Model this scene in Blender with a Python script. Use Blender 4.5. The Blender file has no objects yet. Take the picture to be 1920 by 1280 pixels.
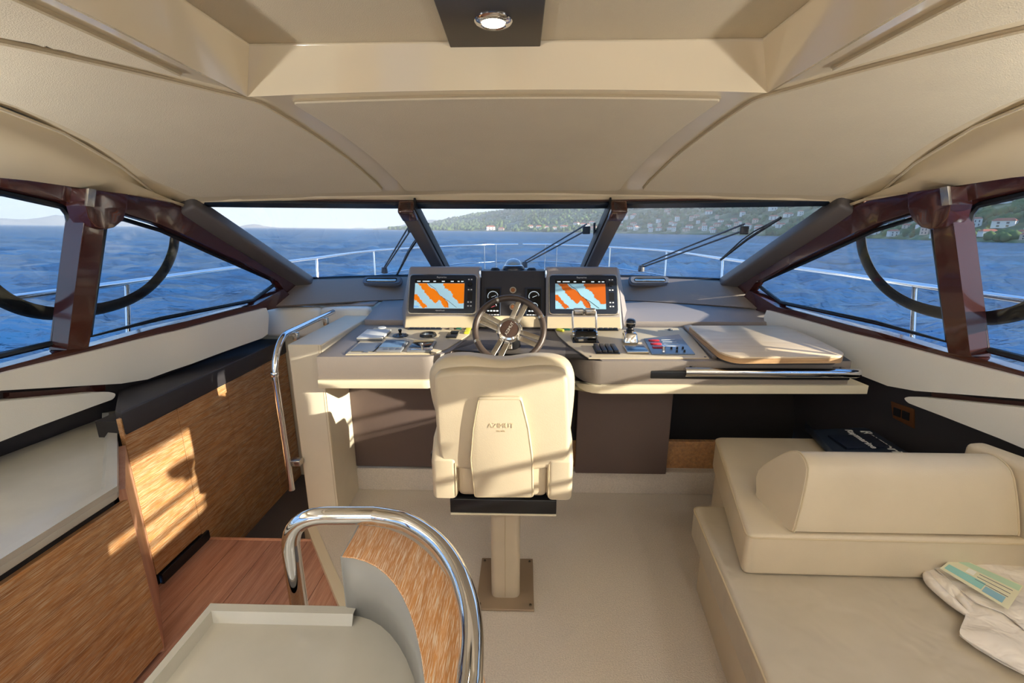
import bpy, bmesh, math, random
from mathutils import Matrix, Vector, noise

random.seed(7)
SC = bpy.context.scene
COL = SC.collection
V = Vector

# ------------------------------------------------------------------ camera, sky, sun, exposure
FPX, W, H = 825.0, 1920, 1280
PITCH, YAW = math.atan(208 / FPX), math.radians(1.5)
EYE = V((0.07, 0.0, 1.70))
cam_data = bpy.data.cameras.new('camera')
cam_data.sensor_width = 36.0
cam_data.lens = 36.0 * FPX / W
cam_data.clip_start = 0.02
cam_data.clip_end = 60000
cam = bpy.data.objects.new('camera', cam_data)
COL.objects.link(cam)
cam.location = EYE
cam.rotation_euler = (math.pi / 2 - PITCH, 0, YAW)
SC.camera = cam

SUN_AZ, SUN_EL = math.radians(111), math.radians(13.5)      # compass from +Y clockwise (starboard quarter), height
sun_from = V((math.sin(SUN_AZ) * math.cos(SUN_EL), math.cos(SUN_AZ) * math.cos(SUN_EL), math.sin(SUN_EL)))
sd = bpy.data.lights.new('sun', 'SUN')
sd.energy = 9.0
sd.color = (1.0, 0.84, 0.64)
sd.angle = math.radians(0.6)
sun = bpy.data.objects.new('sun', sd)
COL.objects.link(sun)
sun.rotation_euler = (-sun_from).to_track_quat('-Z', 'Y').to_euler()

world = bpy.data.worlds.new('world')
SC.world = world
world.use_nodes = True
wn = world.node_tree
wn.nodes.clear()
# clear late-day sky: one plain horizon-to-zenith gradient, the same all round
tcw = wn.nodes.new('ShaderNodeTexCoord')
sepw = wn.nodes.new('ShaderNodeSeparateXYZ')
ramp = wn.nodes.new('ShaderNodeValToRGB')
el = ramp.color_ramp.elements
el[0].position = 0.0; el[0].color = (.80, .90, 1.0, 1)
el[1].position = 1.0; el[1].color = (.11, .34, .78, 1)
for p_, c_ in ((.06, (.68, .84, 1.0, 1)), (.20, (.45, .68, 1.0, 1)), (.45, (.24, .48, .94, 1))):
    e_ = el.new(p_); e_.color = c_
bg = wn.nodes.new('ShaderNodeBackground')
bg.inputs['Strength'].default_value = 1.0
wo = wn.nodes.new('ShaderNodeOutputWorld')
wn.links.new(tcw.outputs['Generated'], sepw.inputs[0])
wn.links.new(sepw.outputs['Z'], ramp.inputs[0])
wn.links.new(ramp.outputs[0], bg.inputs[0])
wn.links.new(bg.outputs[0], wo.inputs[0])

SC.view_settings.view_transform = 'Standard'
SC.view_settings.look = 'None'
SC.view_settings.gamma = 1.0
SC.view_settings.use_curve_mapping = False
SC.view_settings.exposure = 0.78
FILL_CEIL_W = 3.0            # watts of each fill light added in the ceiling
FILL_WALL_W = 40.0         # watts of each fill light added on the walls
SC.cycles.use_denoising = True
SC.cycles.max_bounces = 10
SC.cycles.diffuse_bounces = 5
SC.cycles.transparent_max_bounces = 16
SC.cycles.sample_clamp_indirect = 6.0
SC.cycles.caustics_reflective = False
SC.cycles.caustics_refractive = False

# ------------------------------------------------------------------ photo geometry: pixel -> ray -> point at a real plane
_cp, _sp, _cy, _sy = math.cos(PITCH), math.sin(PITCH), math.cos(YAW), math.sin(YAW)


def ray(u, v):
    x, y = (u - W / 2) / FPX, (H / 2 - v) / FPX
    fy, fz = _cp + y * _sp, -_sp + y * _cp
    return V((x * _cy - fy * _sy, x * _sy + fy * _cy, fz))


def PY(u, v, Y):
    r = ray(u, v); return EYE + r * ((Y - EYE.y) / r.y)


def PZ(u, v, z):
    r = ray(u, v); return EYE + r * ((z - EYE.z) / r.z)


def PX(u, v, x):
    r = ray(u, v); return EYE + r * ((x - EYE.x) / r.x)


def interp(tab, x):
    if x <= tab[0][0]: return tab[0][1]
    for (a, b), (c, d) in zip(tab, tab[1:]):
        if x <= c:
            t = (x - a) / (c - a)
            return b + (d - b) * t
    return tab[-1][1]


def smooth_tab(tab, n=5):
    """Monotone-ish smoothing of a table by Catmull-Rom resampling."""
    out = []
    for i in range(len(tab) - 1):
        p0 = tab[max(i - 1, 0)]; p1 = tab[i]; p2 = tab[i + 1]; p3 = tab[min(i + 2, len(tab) - 1)]
        for k in range(n):
            t = k / n
            y = 0.5 * (2 * p1[1] + (p2[1] - p0[1]) * t + (2 * p0[1] - 5 * p1[1] + 4 * p2[1] - p3[1]) * t * t + (3 * p1[1] - p0[1] - 3 * p2[1] + p3[1]) * t ** 3)
            out.append((p1[0] + (p2[0] - p1[0]) * t, y))
    out.append(tab[-1])
    return out


# half width of the saloon at z = 1.2, by Y (hull tapers to the bow)
HALF = smooth_tab([(-4, 2.22), (0.0, 2.22), (1.0, 2.19), (1.7, 2.10), (2.0, 2.03), (2.4, 1.91), (3.25, 1.62), (3.9, 1.36)])


def side_x(Y, z, off=0.0):
    return interp(HALF, Y) - 0.16 * (z - 1.2) - off


def PSL(u, v, off=0.0):
    """Pixel on the port side wall surface -> (Y, z)."""
    r = ray(u, v)
    t0, t1 = 0.3, 8.0
    f = lambda t: -(EYE.x + r.x * t) - side_x(EYE.y + r.y * t, EYE.z + r.z * t, off)
    for _ in range(60):
        m = (t0 + t1) / 2
        if f(m) > 0: t1 = m
        else: t0 = m
    p = EYE + r * t0
    return (p.y, p.z)


def PSR(u, v, off=0.0):
    r = ray(u, v); t0, t1 = .3, 8.0
    for _ in range(60):
        m = (t0 + t1) / 2; p = EYE + r * m
        if p.x - side_x(p.y, p.z, off) > 0: t1 = m
        else: t0 = m
    return (p.y, p.z)


# ------------------------------------------------------------------ materials
def lin(c):
    return tuple((x / 255 / 12.92) if x / 255 <= 0.04045 else ((x / 255 + 0.055) / 1.055) ** 2.4 for x in c)


MATS = {}


def mat(name, rgb, rough=0.5, metal=0.0, coat=0.0, bump=None, var=0.0, vscale=6.0, spec=0.5, emit=0.0, sheen=0.0):
    if name in MATS: return MATS[name]
    m = bpy.data.materials.new(name)
    m.use_nodes = True
    nt = m.node_tree
    b = nt.nodes['Principled BSDF']
    c = lin(rgb) + (1,)
    b.inputs['Base Color'].default_value = c
    b.inputs['Roughness'].default_value = rough
    b.inputs['Metallic'].default_value = metal
    b.inputs['Coat Weight'].default_value = coat
    b.inputs['Coat Roughness'].default_value = 0.06
    b.inputs['Specular IOR Level'].default_value = spec
    if sheen: b.inputs['Sheen Weight'].default_value = sheen
    if emit:
        b.inputs['Emission Color'].default_value = c
        b.inputs['Emission Strength'].default_value = emit
    tc = nt.nodes.new('ShaderNodeTexCoord')
    if var:
        n = nt.nodes.new('ShaderNodeTexNoise'); n.inputs['Scale'].default_value = vscale; n.inputs['Detail'].default_value = 5
        nt.links.new(tc.outputs['Object'], n.inputs['Vector'])
        mr = nt.nodes.new('ShaderNodeMapRange'); mr.inputs[1].default_value = .3; mr.inputs[2].default_value = .7
        mr.inputs[3].default_value = 1 - var; mr.inputs[4].default_value = 1 + var
        nt.links.new(n.outputs['Fac'], mr.inputs[0])
        mx = nt.nodes.new('ShaderNodeVectorMath'); mx.operation = 'SCALE'
        mx.inputs[0].default_value = c[:3]
        nt.links.new(mr.outputs[0], mx.inputs['Scale'])
        nt.links.new(mx.outputs[0], b.inputs['Base Color'])
    if bump:
        kind, sc, st = bump
        if kind == 'weave':
            n = nt.nodes.new('ShaderNodeTexVoronoi'); n.inputs['Scale'].default_value = sc; o = n.outputs['Distance']
        elif kind == 'wrinkle':
            n = nt.nodes.new('ShaderNodeTexNoise'); n.inputs['Scale'].default_value = sc; n.inputs['Detail'].default_value = 2; n.inputs['Distortion'].default_value = .6; o = n.outputs['Fac']
        else:
            n = nt.nodes.new('ShaderNodeTexNoise'); n.inputs['Scale'].default_value = sc; n.inputs['Detail'].default_value = 4; o = n.outputs['Fac']
        nt.links.new(tc.outputs['Object'], n.inputs['Vector'])
        bp = nt.nodes.new('ShaderNodeBump'); bp.inputs['Strength'].default_value = st
        bp.inputs['Distance'].default_value = 0.004 if kind != 'wrinkle' else 0.02
        nt.links.new(o, bp.inputs['Height'])
        nt.links.new(bp.outputs[0], b.inputs['Normal'])
    MATS[name] = m
    return m


def wood(name, dark, light, streak, mapping, rough=0.42, amount=0.55):
    """Wire-brushed veneer: broad bands of two browns and fine pale pores running along the low-scale axis."""
    m = bpy.data.materials.new(name); m.use_nodes = True
    nt = m.node_tree; b = nt.nodes['Principled BSDF']; N = nt.nodes.new; L = nt.links.new
    b.inputs['Roughness'].default_value = rough
    tc = N('ShaderNodeTexCoord')
    mp = N('ShaderNodeMapping'); mp.inputs['Scale'].default_value = mapping
    L(tc.outputs['Object'], mp.inputs['Vector'])
    mb = N('ShaderNodeMapping'); mb.inputs['Scale'].default_value = [s * (.07 if s > 20 else .25) for s in mapping]
    L(tc.outputs['Object'], mb.inputs['Vector'])
    n1 = N('ShaderNodeTexNoise'); n1.inputs['Scale'].default_value = 1.0; n1.inputs['Detail'].default_value = 4; n1.inputs['Roughness'].default_value = .7
    L(mb.outputs[0], n1.inputs['Vector'])
    r1 = N('ShaderNodeValToRGB'); r1.color_ramp.elements[0].position = .36; r1.color_ramp.elements[1].position = .64
    r1.color_ramp.elements[0].color = lin(dark) + (1,); r1.color_ramp.elements[1].color = lin(light) + (1,)
    L(n1.outputs['Fac'], r1.inputs[0])
    n2 = N('ShaderNodeTexNoise'); n2.inputs['Scale'].default_value = 1.0; n2.inputs['Detail'].default_value = 3; n2.inputs['Roughness'].default_value = .6
    L(mp.outputs[0], n2.inputs['Vector'])
    r2 = N('ShaderNodeMapRange'); r2.inputs[1].default_value = .50; r2.inputs[2].default_value = .60; r2.inputs[3].default_value = 0; r2.inputs[4].default_value = amount
    L(n2.outputs['Fac'], r2.inputs[0])
    mx = N('ShaderNodeMix'); mx.data_type = 'RGBA'
    L(r2.outputs[0], mx.inputs[0]); L(r1.outputs[0], mx.inputs[6]); mx.inputs[7].default_value = lin(streak) + (1,)
    L(mx.outputs[2], b.inputs['Base Color'])
    bp = N('ShaderNodeBump'); bp.inputs['Strength'].default_value = .35; bp.inputs['Distance'].default_value = .002
    L(n2.outputs['Fac'], bp.inputs['Height']); L(bp.outputs[0], b.inputs['Normal'])
    MATS[name] = m
    return m


def glass_mat(name, tint, refl=0.05):
    m = bpy.data.materials.new(name); m.use_nodes = True
    nt = m.node_tree; nt.nodes.clear(); N = nt.nodes.new; L = nt.links.new
    t = N('ShaderNodeBsdfTransparent'); t.inputs[0].default_value = tuple(tint) + (1,)
    g = N('ShaderNodeBsdfGlossy'); g.inputs['Roughness'].default_value = .02
    lw = N('ShaderNodeLayerWeight'); lw.inputs['Blend'].default_value = .25
    mr = N('ShaderNodeMapRange'); mr.inputs[3].default_value = .02; mr.inputs[4].default_value = refl * 6
    L(lw.outputs['Fresnel'], mr.inputs[0])
    mx = N('ShaderNodeMixShader'); o = N('ShaderNodeOutputMaterial')
    L(mr.outputs[0], mx.inputs[0]); L(t.outputs[0], mx.inputs[1]); L(g.outputs[0], mx.inputs[2]); L(mx.outputs[0], o.inputs[0])
    MATS[name] = m
    return m


LEATHER = mat('cream_leather', (226, 216, 194), .42, bump=('noise', 260, .12), var=.03)
LEATHER_SEAT = mat('seat_leather', (200, 186, 161), .40, bump=('noise', 260, .12), var=.04)
LEATHER_SOFA = mat('sofa_leather', (184, 174, 156), .42, bump=('wrinkle', 6, .7), var=.04)
LEATHER_WHITE = mat('wall_leather', (240, 237, 228), .5, bump=('weave', 420, .2))
PIPING = mat('piping', (192, 176, 146), .55)
FABRIC = mat('headliner_fabric', (210, 200, 178), .62, bump=('weave', 330, .25), var=.02)
GELCOAT = mat('ceiling_gloss', (222, 209, 182), .14, coat=.9)
COVE = mat('ceiling_cove', (228, 214, 184), .35, coat=.1)
BURG = mat('burgundy_gloss', (66, 30, 26), .16, coat=.8)
DARKBAND = mat('charcoal_leather', (52, 50, 54), .55, bump=('noise', 300, .15))
CONSOLE = mat('console_leather', (134, 124, 116), .50, bump=('noise', 320, .15))
DASH = mat('dash_leather', (156, 148, 146), .55, bump=('noise', 320, .15))
PILLARGREY = mat('pillar_grey', (88, 84, 86), .5, bump=('noise', 320, .1))
UNDER = mat('brown_panel', (98, 82, 76), .7, bump=('noise', 400, .2))
BLACKVOID = mat('black_panel', (34, 30, 30), .7)
CARPET = mat('carpet', (222, 212, 198), .95, bump=('noise', 190, .9), var=.10, vscale=160, spec=.1)
PLATE = mat('beige_plate', (206, 190, 160), .45)
CREAM = mat('cream_lacquer', (226, 214, 186), .4)
CHROME = mat('chrome', (226, 226, 228), .06, metal=1.0)
SATIN = mat('satin_steel', (196, 190, 180), .26, metal=1.0)
BLACK = mat('black_plastic', (22, 23, 26), .38)
BLACKGLOSS = mat('black_gloss', (14, 15, 18), .12, coat=.4)
GREYPL = mat('grey_plastic', (96, 100, 108), .4)
WHITEPL = mat('white_plastic', (214, 212, 206), .4)
NAVY = mat('navy_bezel', (26, 38, 56), .3, coat=.2)
RED = mat('red_key', (190, 40, 52), .4)
YELLOW = mat('yellow_tag', (226, 224, 60), .5)
GREEN = mat('green_fob', (20, 92, 76), .4)
RUBBER = mat('rubber', (20, 22, 26), .5)
FRIT = mat('frit_band', (16, 24, 34), .35)
STONE = mat('counter_stone', (182, 178, 166), .30, coat=.25, var=.05, vscale=9)
STONE_GREY = mat('grey_lacquer', (150, 148, 142), .38)
BROWNLEATHER = mat('wheel_leather', (74, 62, 56), .38, bump=('noise', 300, .15))
HUBMAT = mat('hub_wood', (70, 52, 46), .25, coat=.5)
LETTER = mat('letter_silver', (214, 212, 206), .3, metal=.5)
EMBOSS = mat('emboss', (200, 182, 150), .5)
WHITEINK = mat('white_ink', (236, 238, 240), .5)
CASE = mat('case_grey', (128, 130, 134), .45)
SEAM = mat('ceiling_seam', (176, 162, 136), .6)
BRONZE = mat('bronze_plate', (128, 84, 52), .35, metal=.6)
LINEN = mat('linen', (226, 218, 208), .85, bump=('wrinkle', 16, .9), sheen=.2)
FOLDER = mat('folder_navy', (44, 54, 70), .35)
FOLDER_DARK = mat('booklet_navy', (30, 38, 56), .35)
PAPER = mat('paper', (218, 214, 184), .7)
PAPER_G = mat('paper_green', (178, 206, 178), .7)
PAPER_T = mat('paper_teal', (140, 194, 188), .7)
INK = mat('blue_ink', (132, 174, 190), .7)
ZEB = wood('limed_zebrano', (150, 100, 56), (196, 138, 80), (226, 208, 176), (640, 13, 640), amount=.65)
WOODPINK = wood('pale_cherry', (196, 140, 110), (216, 164, 134), (226, 186, 160), (120, 120, 4), amount=.2)
LANDING = wood('landing_oak', (158, 110, 90), (190, 140, 116), (212, 176, 154), (420, 7, 420), amount=.4)
BOARD = wood('light_oak', (214, 190, 158), (228, 208, 178), (238, 222, 198), (4, 160, 160), amount=.35)
CAPWOOD = wood('limed_cap', (190, 128, 72), (212, 150, 90), (240, 226, 200), (760, 26, 760), amount=.75)
GLASS = glass_mat('window_glass', (.80, .84, .87), .022)
SIDEGLASS = glass_mat('side_glass', (.80, .84, .87), .022)
SCREEN_SEA = mat('chart_water', (168, 206, 222), .25, emit=.36)
SCREEN_LAND = mat('chart_land', (236, 124, 10), .25, emit=.36)
SCREEN_SHOAL = mat('chart_shoal', (120, 170, 214), .25, emit=.5)
SCREEN_SEA2 = mat('chart_water_dim', (140, 182, 202), .25, emit=.20)
SCREEN_LAND2 = mat('chart_land_dim', (176, 86, 26), .25, emit=.20)
SCREEN_BLACK = mat('screen_black', (6, 8, 12), .12)
SCREEN_TXT = mat('screen_text', (206, 220, 226), .3, emit=.5)
SCREEN_RED = mat('screen_red', (220, 96, 110), .3, emit=.5)

# ------------------------------------------------------------------ object helpers
def tag(o, label=None, cat=None, group=None, kind=None):
    if label: o['label'] = label
    if cat: o['category'] = cat
    if group: o['group'] = group
    if kind: o['kind'] = kind
    return o


def link(name, me, m, parent=None, smooth=None):
    o = bpy.data.objects.new(name, me)
    COL.objects.link(o)
    if m is not None and not me.materials: me.materials.append(m)
    if smooth is not None:
        me.shade_smooth()
        me.set_sharp_from_angle(angle=math.radians(smooth))
    if parent is not None: attach(o, parent)
    return o


def attach(o, parent):
    o.parent = parent
    wm = Matrix.Identity(4)
    p = parent
    chain = []
    while p is not None:
        chain.append(p); p = p.parent
    for p in reversed(chain):
        wm = wm @ p.matrix_parent_inverse @ p.matrix_basis
    o.matrix_parent_inverse = wm.inverted()


def empty(name, loc):
    o = bpy.data.objects.new(name, None)
    COL.objects.link(o)
    o.empty_display_size = .05
    o.location = loc
    return o


def frm(bm):
    me = bpy.data.meshes.new('m')
    bmesh.ops.recalc_face_normals(bm, faces=bm.faces)
    bm.to_mesh(me); bm.free()
    return me


def frame(o, ex, ey):
    ex = V(ex).normalized(); n = ex.cross(V(ey)).normalized(); ey = n.cross(ex)
    M = Matrix.Identity(4)
    for i in range(3):
        M[i][0], M[i][1], M[i][2], M[i][3] = ex[i], ey[i], n[i], o[i]
    return M


def rbox(name, c, s, r, m, parent=None, M=None, seg=3):
    bm = bmesh.new()
    bmesh.ops.create_cube(bm, size=1)
    bmesh.ops.scale(bm, vec=s, verts=bm.verts)
    if r > 0: bmesh.ops.bevel(bm, geom=bm.edges[:], offset=min(r, min(s) * .49), segments=seg, affect='EDGES', profile=.5)
    bmesh.ops.translate(bm, vec=c, verts=bm.verts)
    if M is not None: bm.transform(M)
    return link(name, frm(bm), m, parent, 35)


def round_poly(pts, r, n=5):
    """2D polygon with its corners rounded."""
    out = []
    k = len(pts)
    for i in range(k):
        p0, p1, p2 = V(pts[i - 1]), V(pts[i]), V(pts[(i + 1) % k])
        a, b = p0 - p1, p2 - p1
        rr = r[i] if isinstance(r, (list, tuple)) else r
        d = min(rr, a.length * .45, b.length * .45)
        if d < 1e-5: out.append(tuple(p1)); continue
        s, e = p1 + a.normalized() * d, p1 + b.normalized() * d
        for j in range(n + 1):
            t = j / n
            q = s * (1 - t) ** 2 + p1 * 2 * t * (1 - t) + e * t * t
            out.append(tuple(q))
    return out


def prism(name, pts, d0, d1, m, parent=None, M=None, r=0.0, seg=3, smooth=35):
    """Extrude a 2D outline along local z from d0 to d1; r rounds both rims."""
    bm = bmesh.new()
    vs = [bm.verts.new((p[0], p[1], d0)) for p in pts]
    f = bm.faces.new(vs)
    ex = bmesh.ops.extrude_face_region(bm, geom=[f])
    nv = [e for e in ex['geom'] if isinstance(e, bmesh.types.BMVert)]
    bmesh.ops.translate(bm, vec=(0, 0, d1 - d0), verts=nv)
    bmesh.ops.recalc_face_normals(bm, faces=bm.faces)
    if r > 0:
        ed = [e for e in bm.edges if abs(e.verts[0].co.z - e.verts[1].co.z) < 1e-6]
        bmesh.ops.bevel(bm, geom=ed, offset=r, segments=seg, affect='EDGES', profile=.5, clamp_overlap=True)
    if M is not None: bm.transform(M)
    return link(name, frm(bm), m, parent, smooth)


def spline(pts, n=8, closed=False):
    P = [V(p) for p in pts]; out = []
    k = len(P)
    for i in range(k if closed else k - 1):
        p0 = P[i - 1] if (i > 0 or closed) else P[0]
        p1 = P[i]; p2 = P[(i + 1) % k]
        p3 = P[(i + 2) % k] if (i + 2 < k or closed) else P[-1]
        for j in range(n):
            t = j / n
            out.append(.5 * (2 * p1 + (p2 - p0) * t + (2 * p0 - 5 * p1 + 4 * p2 - p3) * t * t + (3 * p1 - p0 - 3 * p2 + p3) * t ** 3))
    if not closed: out.append(P[-1])
    return out


def fillet(pts, r, n=6):
    P = [V(p) for p in pts]; out = [P[0]]
    for i in range(1, len(P) - 1):
        a, b = P[i - 1] - P[i], P[i + 1] - P[i]
        d = min(r, a.length * .48, b.length * .48)
        s, e = P[i] + a.normalized() * d, P[i] + b.normalized() * d
        for j in range(n + 1):
            t = j / n
            out.append(s * (1 - t) ** 2 + P[i] * 2 * t * (1 - t) + e * t * t)
    out.append(P[-1])
    return out


def tube_bm(bm, path, r, seg=14, cap=True, closed=False, sx=1.0, up=None):
    path = [V(p) for p in path]
    rings = []
    prev = None
    k = len(path)
    for i, p in enumerate(path):
        a = path[i - 1] if (i > 0 or closed) else path[i]
        b = path[(i + 1) % k] if (i < k - 1 or closed) else path[i]
        t = (b - a).normalized()
        if prev is None:
            ref = V(up) if up else (V((0, 0, 1)) if abs(t.z) < .9 else V((1, 0, 0)))
            n = (ref - t * ref.dot(t)).normalized()
        else:
            n = (prev - t * prev.dot(t)).normalized()
        prev = n
        bn = t.cross(n)
        rr = r[i] if isinstance(r, (list, tuple)) else r
        rings.append([bm.verts.new(p + n * math.cos(2 * math.pi * j / seg) * rr + bn * math.sin(2 * math.pi * j / seg) * rr * sx) for j in range(seg)])
    for i in range(k if closed else k - 1):
        A, B = rings[i], rings[(i + 1) % k]
        for j in range(seg):
            bm.faces.new((A[j], A[(j + 1) % seg], B[(j + 1) % seg], B[j]))
    if cap and not closed:
        bm.faces.new(rings[0][::-1]); bm.faces.new(rings[-1])


def tube(name, path, r, m, parent=None, seg=14, closed=False, sx=1.0, up=None):
    bm = bmesh.new(); tube_bm(bm, path, r, seg, True, closed, sx, up)
    return link(name, frm(bm), m, parent, 50)


def lathe(name, prof, m, parent=None, M=None, seg=28, smooth=40):
    """prof: (radius, height) pairs revolved about local z."""
    bm = bmesh.new(); rings = []
    for rad, h in prof:
        if rad < 1e-6: rings.append([bm.verts.new((0, 0, h))])
        else: rings.append([bm.verts.new((rad * math.cos(2 * math.pi * j / seg), rad * math.sin(2 * math.pi * j / seg), h)) for j in range(seg)])
    for A, B in zip(rings, rings[1:]):
        for j in range(seg):
            a = A[j % len(A)]; b = A[(j + 1) % len(A)]; c = B[(j + 1) % len(B)]; d = B[j % len(B)]
            vs = []
            for q in (a, b, c, d):
                if q not in vs: vs.append(q)
            if len(vs) > 2: bm.faces.new(vs)
    if M is not None: bm.transform(M)
    return link(name, frm(bm), m, parent, smooth)


def loft(name, lines, m, parent=None, thick=0.0, smooth=40, closed=False):
    """Quad surface through equal-length point lists; thick adds depth with a solidify modifier."""
    bm = bmesh.new()
    R = [[bm.verts.new(p) for p in ln] for ln in lines]
    for A, B in zip(R, R[1:]):
        for j in range(len(A) - (0 if closed else 1)):
            k = (j + 1) % len(A)
            bm.faces.new((A[j], A[k], B[k], B[j]))
    o = link(name, frm(bm), m, parent, smooth)
    if thick:
        md = o.modifiers.new('thickness', 'SOLIDIFY'); md.thickness = thick; md.offset = 0
    return o


def sheet(name, poly, fn, m, parent=None, thick=.02, step=.12, bevel=.0, normal=None):
    """A 2D outline cut into a fine grid, laid on a surface fn(a, b) -> point, given thickness along fn's offset argument."""
    bm = bmesh.new()
    f = bm.faces.new([bm.verts.new((p[0], p[1], 0)) for p in poly])
    bmesh.ops.triangulate(bm, faces=[f])
    for ax in (0, 1):
        lo = min(p[ax] for p in poly); hi = max(p[ax] for p in poly)
        k = math.ceil(lo / step)
        while k * step < hi - 1e-4:
            co = [0, 0, 0]; co[ax] = k * step + 1e-5; no = [0, 0, 0]; no[ax] = 1
            bmesh.ops.bisect_plane(bm, geom=bm.verts[:] + bm.edges[:] + bm.faces[:], plane_co=co, plane_no=no, dist=1e-6)
            k += 1
    bmesh.ops.remove_doubles(bm, verts=bm.verts, dist=1e-5)
    bound = [e for e in bm.edges if e.is_boundary]
    ex = bmesh.ops.extrude_face_region(bm, geom=bm.faces[:])
    for g in ex['geom']:
        if isinstance(g, bmesh.types.BMVert): g.co.z = 1
    if bevel:
        bm.edges.ensure_lookup_table()
        ed = [e for e in bm.edges if e.verts[0].co.z > .5 and e.verts[1].co.z > .5 and len(e.link_faces) == 2 and any(abs(ff.normal.z) < .5 or any(v.co.z < .5 for v in ff.verts) for ff in e.link_faces)]
        for v_ in bm.verts: v_.co.z *= thick
        bmesh.ops.bevel(bm, geom=ed, offset=bevel, segments=3, affect='EDGES', profile=.5, clamp_overlap=True)
        for v_ in bm.verts: v_.co.z /= thick
    for v_ in bm.verts:
        v_.co = fn(v_.co.x, v_.co.y, v_.co.z * thick)
    return link(name, frm(bm), m, parent, 35)


def text(name, s, size, M, m, parent, ext=.0008, align='CENTER', bold=0.0):
    cu = bpy.data.curves.new('t', 'FONT')
    cu.body = s; cu.size = size; cu.align_x = align; cu.align_y = 'CENTER'; cu.extrude = ext; cu.offset = bold
    cu.resolution_u = 3
    tmp = bpy.data.objects.new('tmp', cu); COL.objects.link(tmp)
    dg = bpy.context.evaluated_depsgraph_get()
    me = bpy.data.meshes.new_from_object(tmp.evaluated_get(dg))
    bpy.data.objects.remove(tmp)
    me.transform(M)
    me.materials.clear()
    return link(name, me, m, parent)


def mirror_pts(pts):
    return [V((-p[0], p[1], p[2])) for p in pts]

# ================================================================== THE SETTING
def S(s, off0=0.0):
    """Side wall surface: s = -1 port, +1 starboard; (Y, z, t) -> point, t grows inboard."""
    return lambda Y, z, t: V((s * side_x(Y, z, off0 + t), Y, z))


def Yt(x): return 2.72 - .27 * (x / 1.75) ** 2          # windscreen head line in plan
def Yb(x): return 3.60 - .34 * (x / 1.52) ** 2          # windscreen foot line in plan
Z_HEAD, Z_FOOT = 1.845, 1.352
XT, XB = 1.70, 1.50                                     # half widths of the glazing at head and foot

# ---- floor: carpeted helm deck, wooden landing, stair well
floor = empty('floor', (0, 0, 0)); tag(floor, 'beige carpeted cabin floor around the helm seat', 'floor', kind='structure')
prism('carpet', [(-1.25, 2.36), (-1.25, 2.62), (2.3, 2.62), (2.3, -3.4), (-.42, -3.4), (-.42, 1.27), (-.80, 1.77)], -.16, 0, CARPET, floor)
rbox('carpet_riser', (.35, 2.64, .08), (3.4, .05, .16), .006, CARPET, floor)
ex = [(-1.25, 2.36), (-.80, 1.77), (-.42, 1.27), (-.42, -3.4), (-.46, -3.4), (-.46, 1.26), (-.84, 1.745), (-1.28, 2.325)]
prism('edge_trim', ex, -.16, .004, CREAM, floor)
landing = empty('floor_landing', (-1.2, 1.7, -.03)); tag(landing, 'reddish oak landing beside the stair well, left of the seat', 'floor', kind='structure')
xs = [-1.76, -1.56, -1.36, -1.16, -.96, -.76, -.56, -.40]
for a, b in zip(xs, xs[1:]):
    prism('plank', [(a + .001, .2), (b - .001, .2), (b - .001, 2.14), (a + .001, 2.14)], -.09, -.03, LANDING, landing, r=.001, seg=1)
rbox('nosing', (-1.3, 2.148, -.045), (.95, .02, .04), .006, WOODPINK, landing)
rbox('toe_kick', (-1.745, 1.98, -.005), (.02, .34, .06), .002, BLACK, landing)
step = empty('floor_stair', (-1.5, 2.7, -.25)); tag(step, 'dark carpeted stairs going down beside the lockers', 'stairs', kind='structure')
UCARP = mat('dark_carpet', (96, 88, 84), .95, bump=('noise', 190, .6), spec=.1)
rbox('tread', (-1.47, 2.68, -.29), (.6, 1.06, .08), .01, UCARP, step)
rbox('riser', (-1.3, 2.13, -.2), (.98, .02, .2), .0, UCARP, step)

# ---- ceiling
PROF = smooth_tab([(-4, 2.16), (1.2, 2.165), (1.6, 2.155), (2.0, 2.11), (2.3, 2.05), (2.55, 1.975), (2.70, 1.915), (2.80, 1.87)])


def sstep(a, b, x):
    t = max(0, min(1, (x - a) / (b - a))); return t * t * (3 - 2 * t)


def zc(x, Y):
    yy = Y + .27 * (x / 1.75) ** 2 * sstep(1.5, 2.4, Y)
    return interp(PROF, yy) - .055 * (x / 1.7) ** 2


def CE(off=0.0):
    return lambda x, Y, t: V((x, Y, zc(x, Y) - off - t))


def x_out(Y): return 1.66 + .20 * (max(Y, .2) - 1.5) if Y > .2 else 1.40 + .0 * Y


HEADLINE = sorted(PSL(u, v, .06) for u, v in ((0, 329), (80, 340), (160, 352), (240, 365), (306, 377)))
ceil = empty('ceiling', (0, 0, 2.1)); tag(ceil, 'cream curved cabin ceiling with fabric panels and glossy ribs', 'ceiling', kind='structure')
# glossy shell: forward field and two side strips around the recess
hx = [i / 10 for i in range(-18, 19)]
fwd = [(-.86, 1.60), (.86, 1.60)] + [(x_out(Y), Y) for Y in (1.6, 1.8, 2.0, 2.2, 2.4)] + [(x, Yt(x)) for x in reversed(hx)] + [(-x_out(Y), Y) for Y in (2.4, 2.2, 2.0, 1.8, 1.6)]
sheet('shell', fwd, lambda x, Y, t: V((x, Y, zc(x, Y) + t)), GELCOAT, ceil, thick=.03, step=.1)
for s in (-1, 1):
    st = [(s * .86, 1.60), (s * x_out(1.6), 1.60)] + [(s * x_out(Y), Y) for Y in (1.4, 1.0, .6, .2, -3.4)] + [(s * .86, -3.4)]
    sheet('shell', st, lambda x, Y, t: V((x, Y, zc(x, Y) + t)), GELCOAT, ceil, thick=.03, step=.2)
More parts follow.
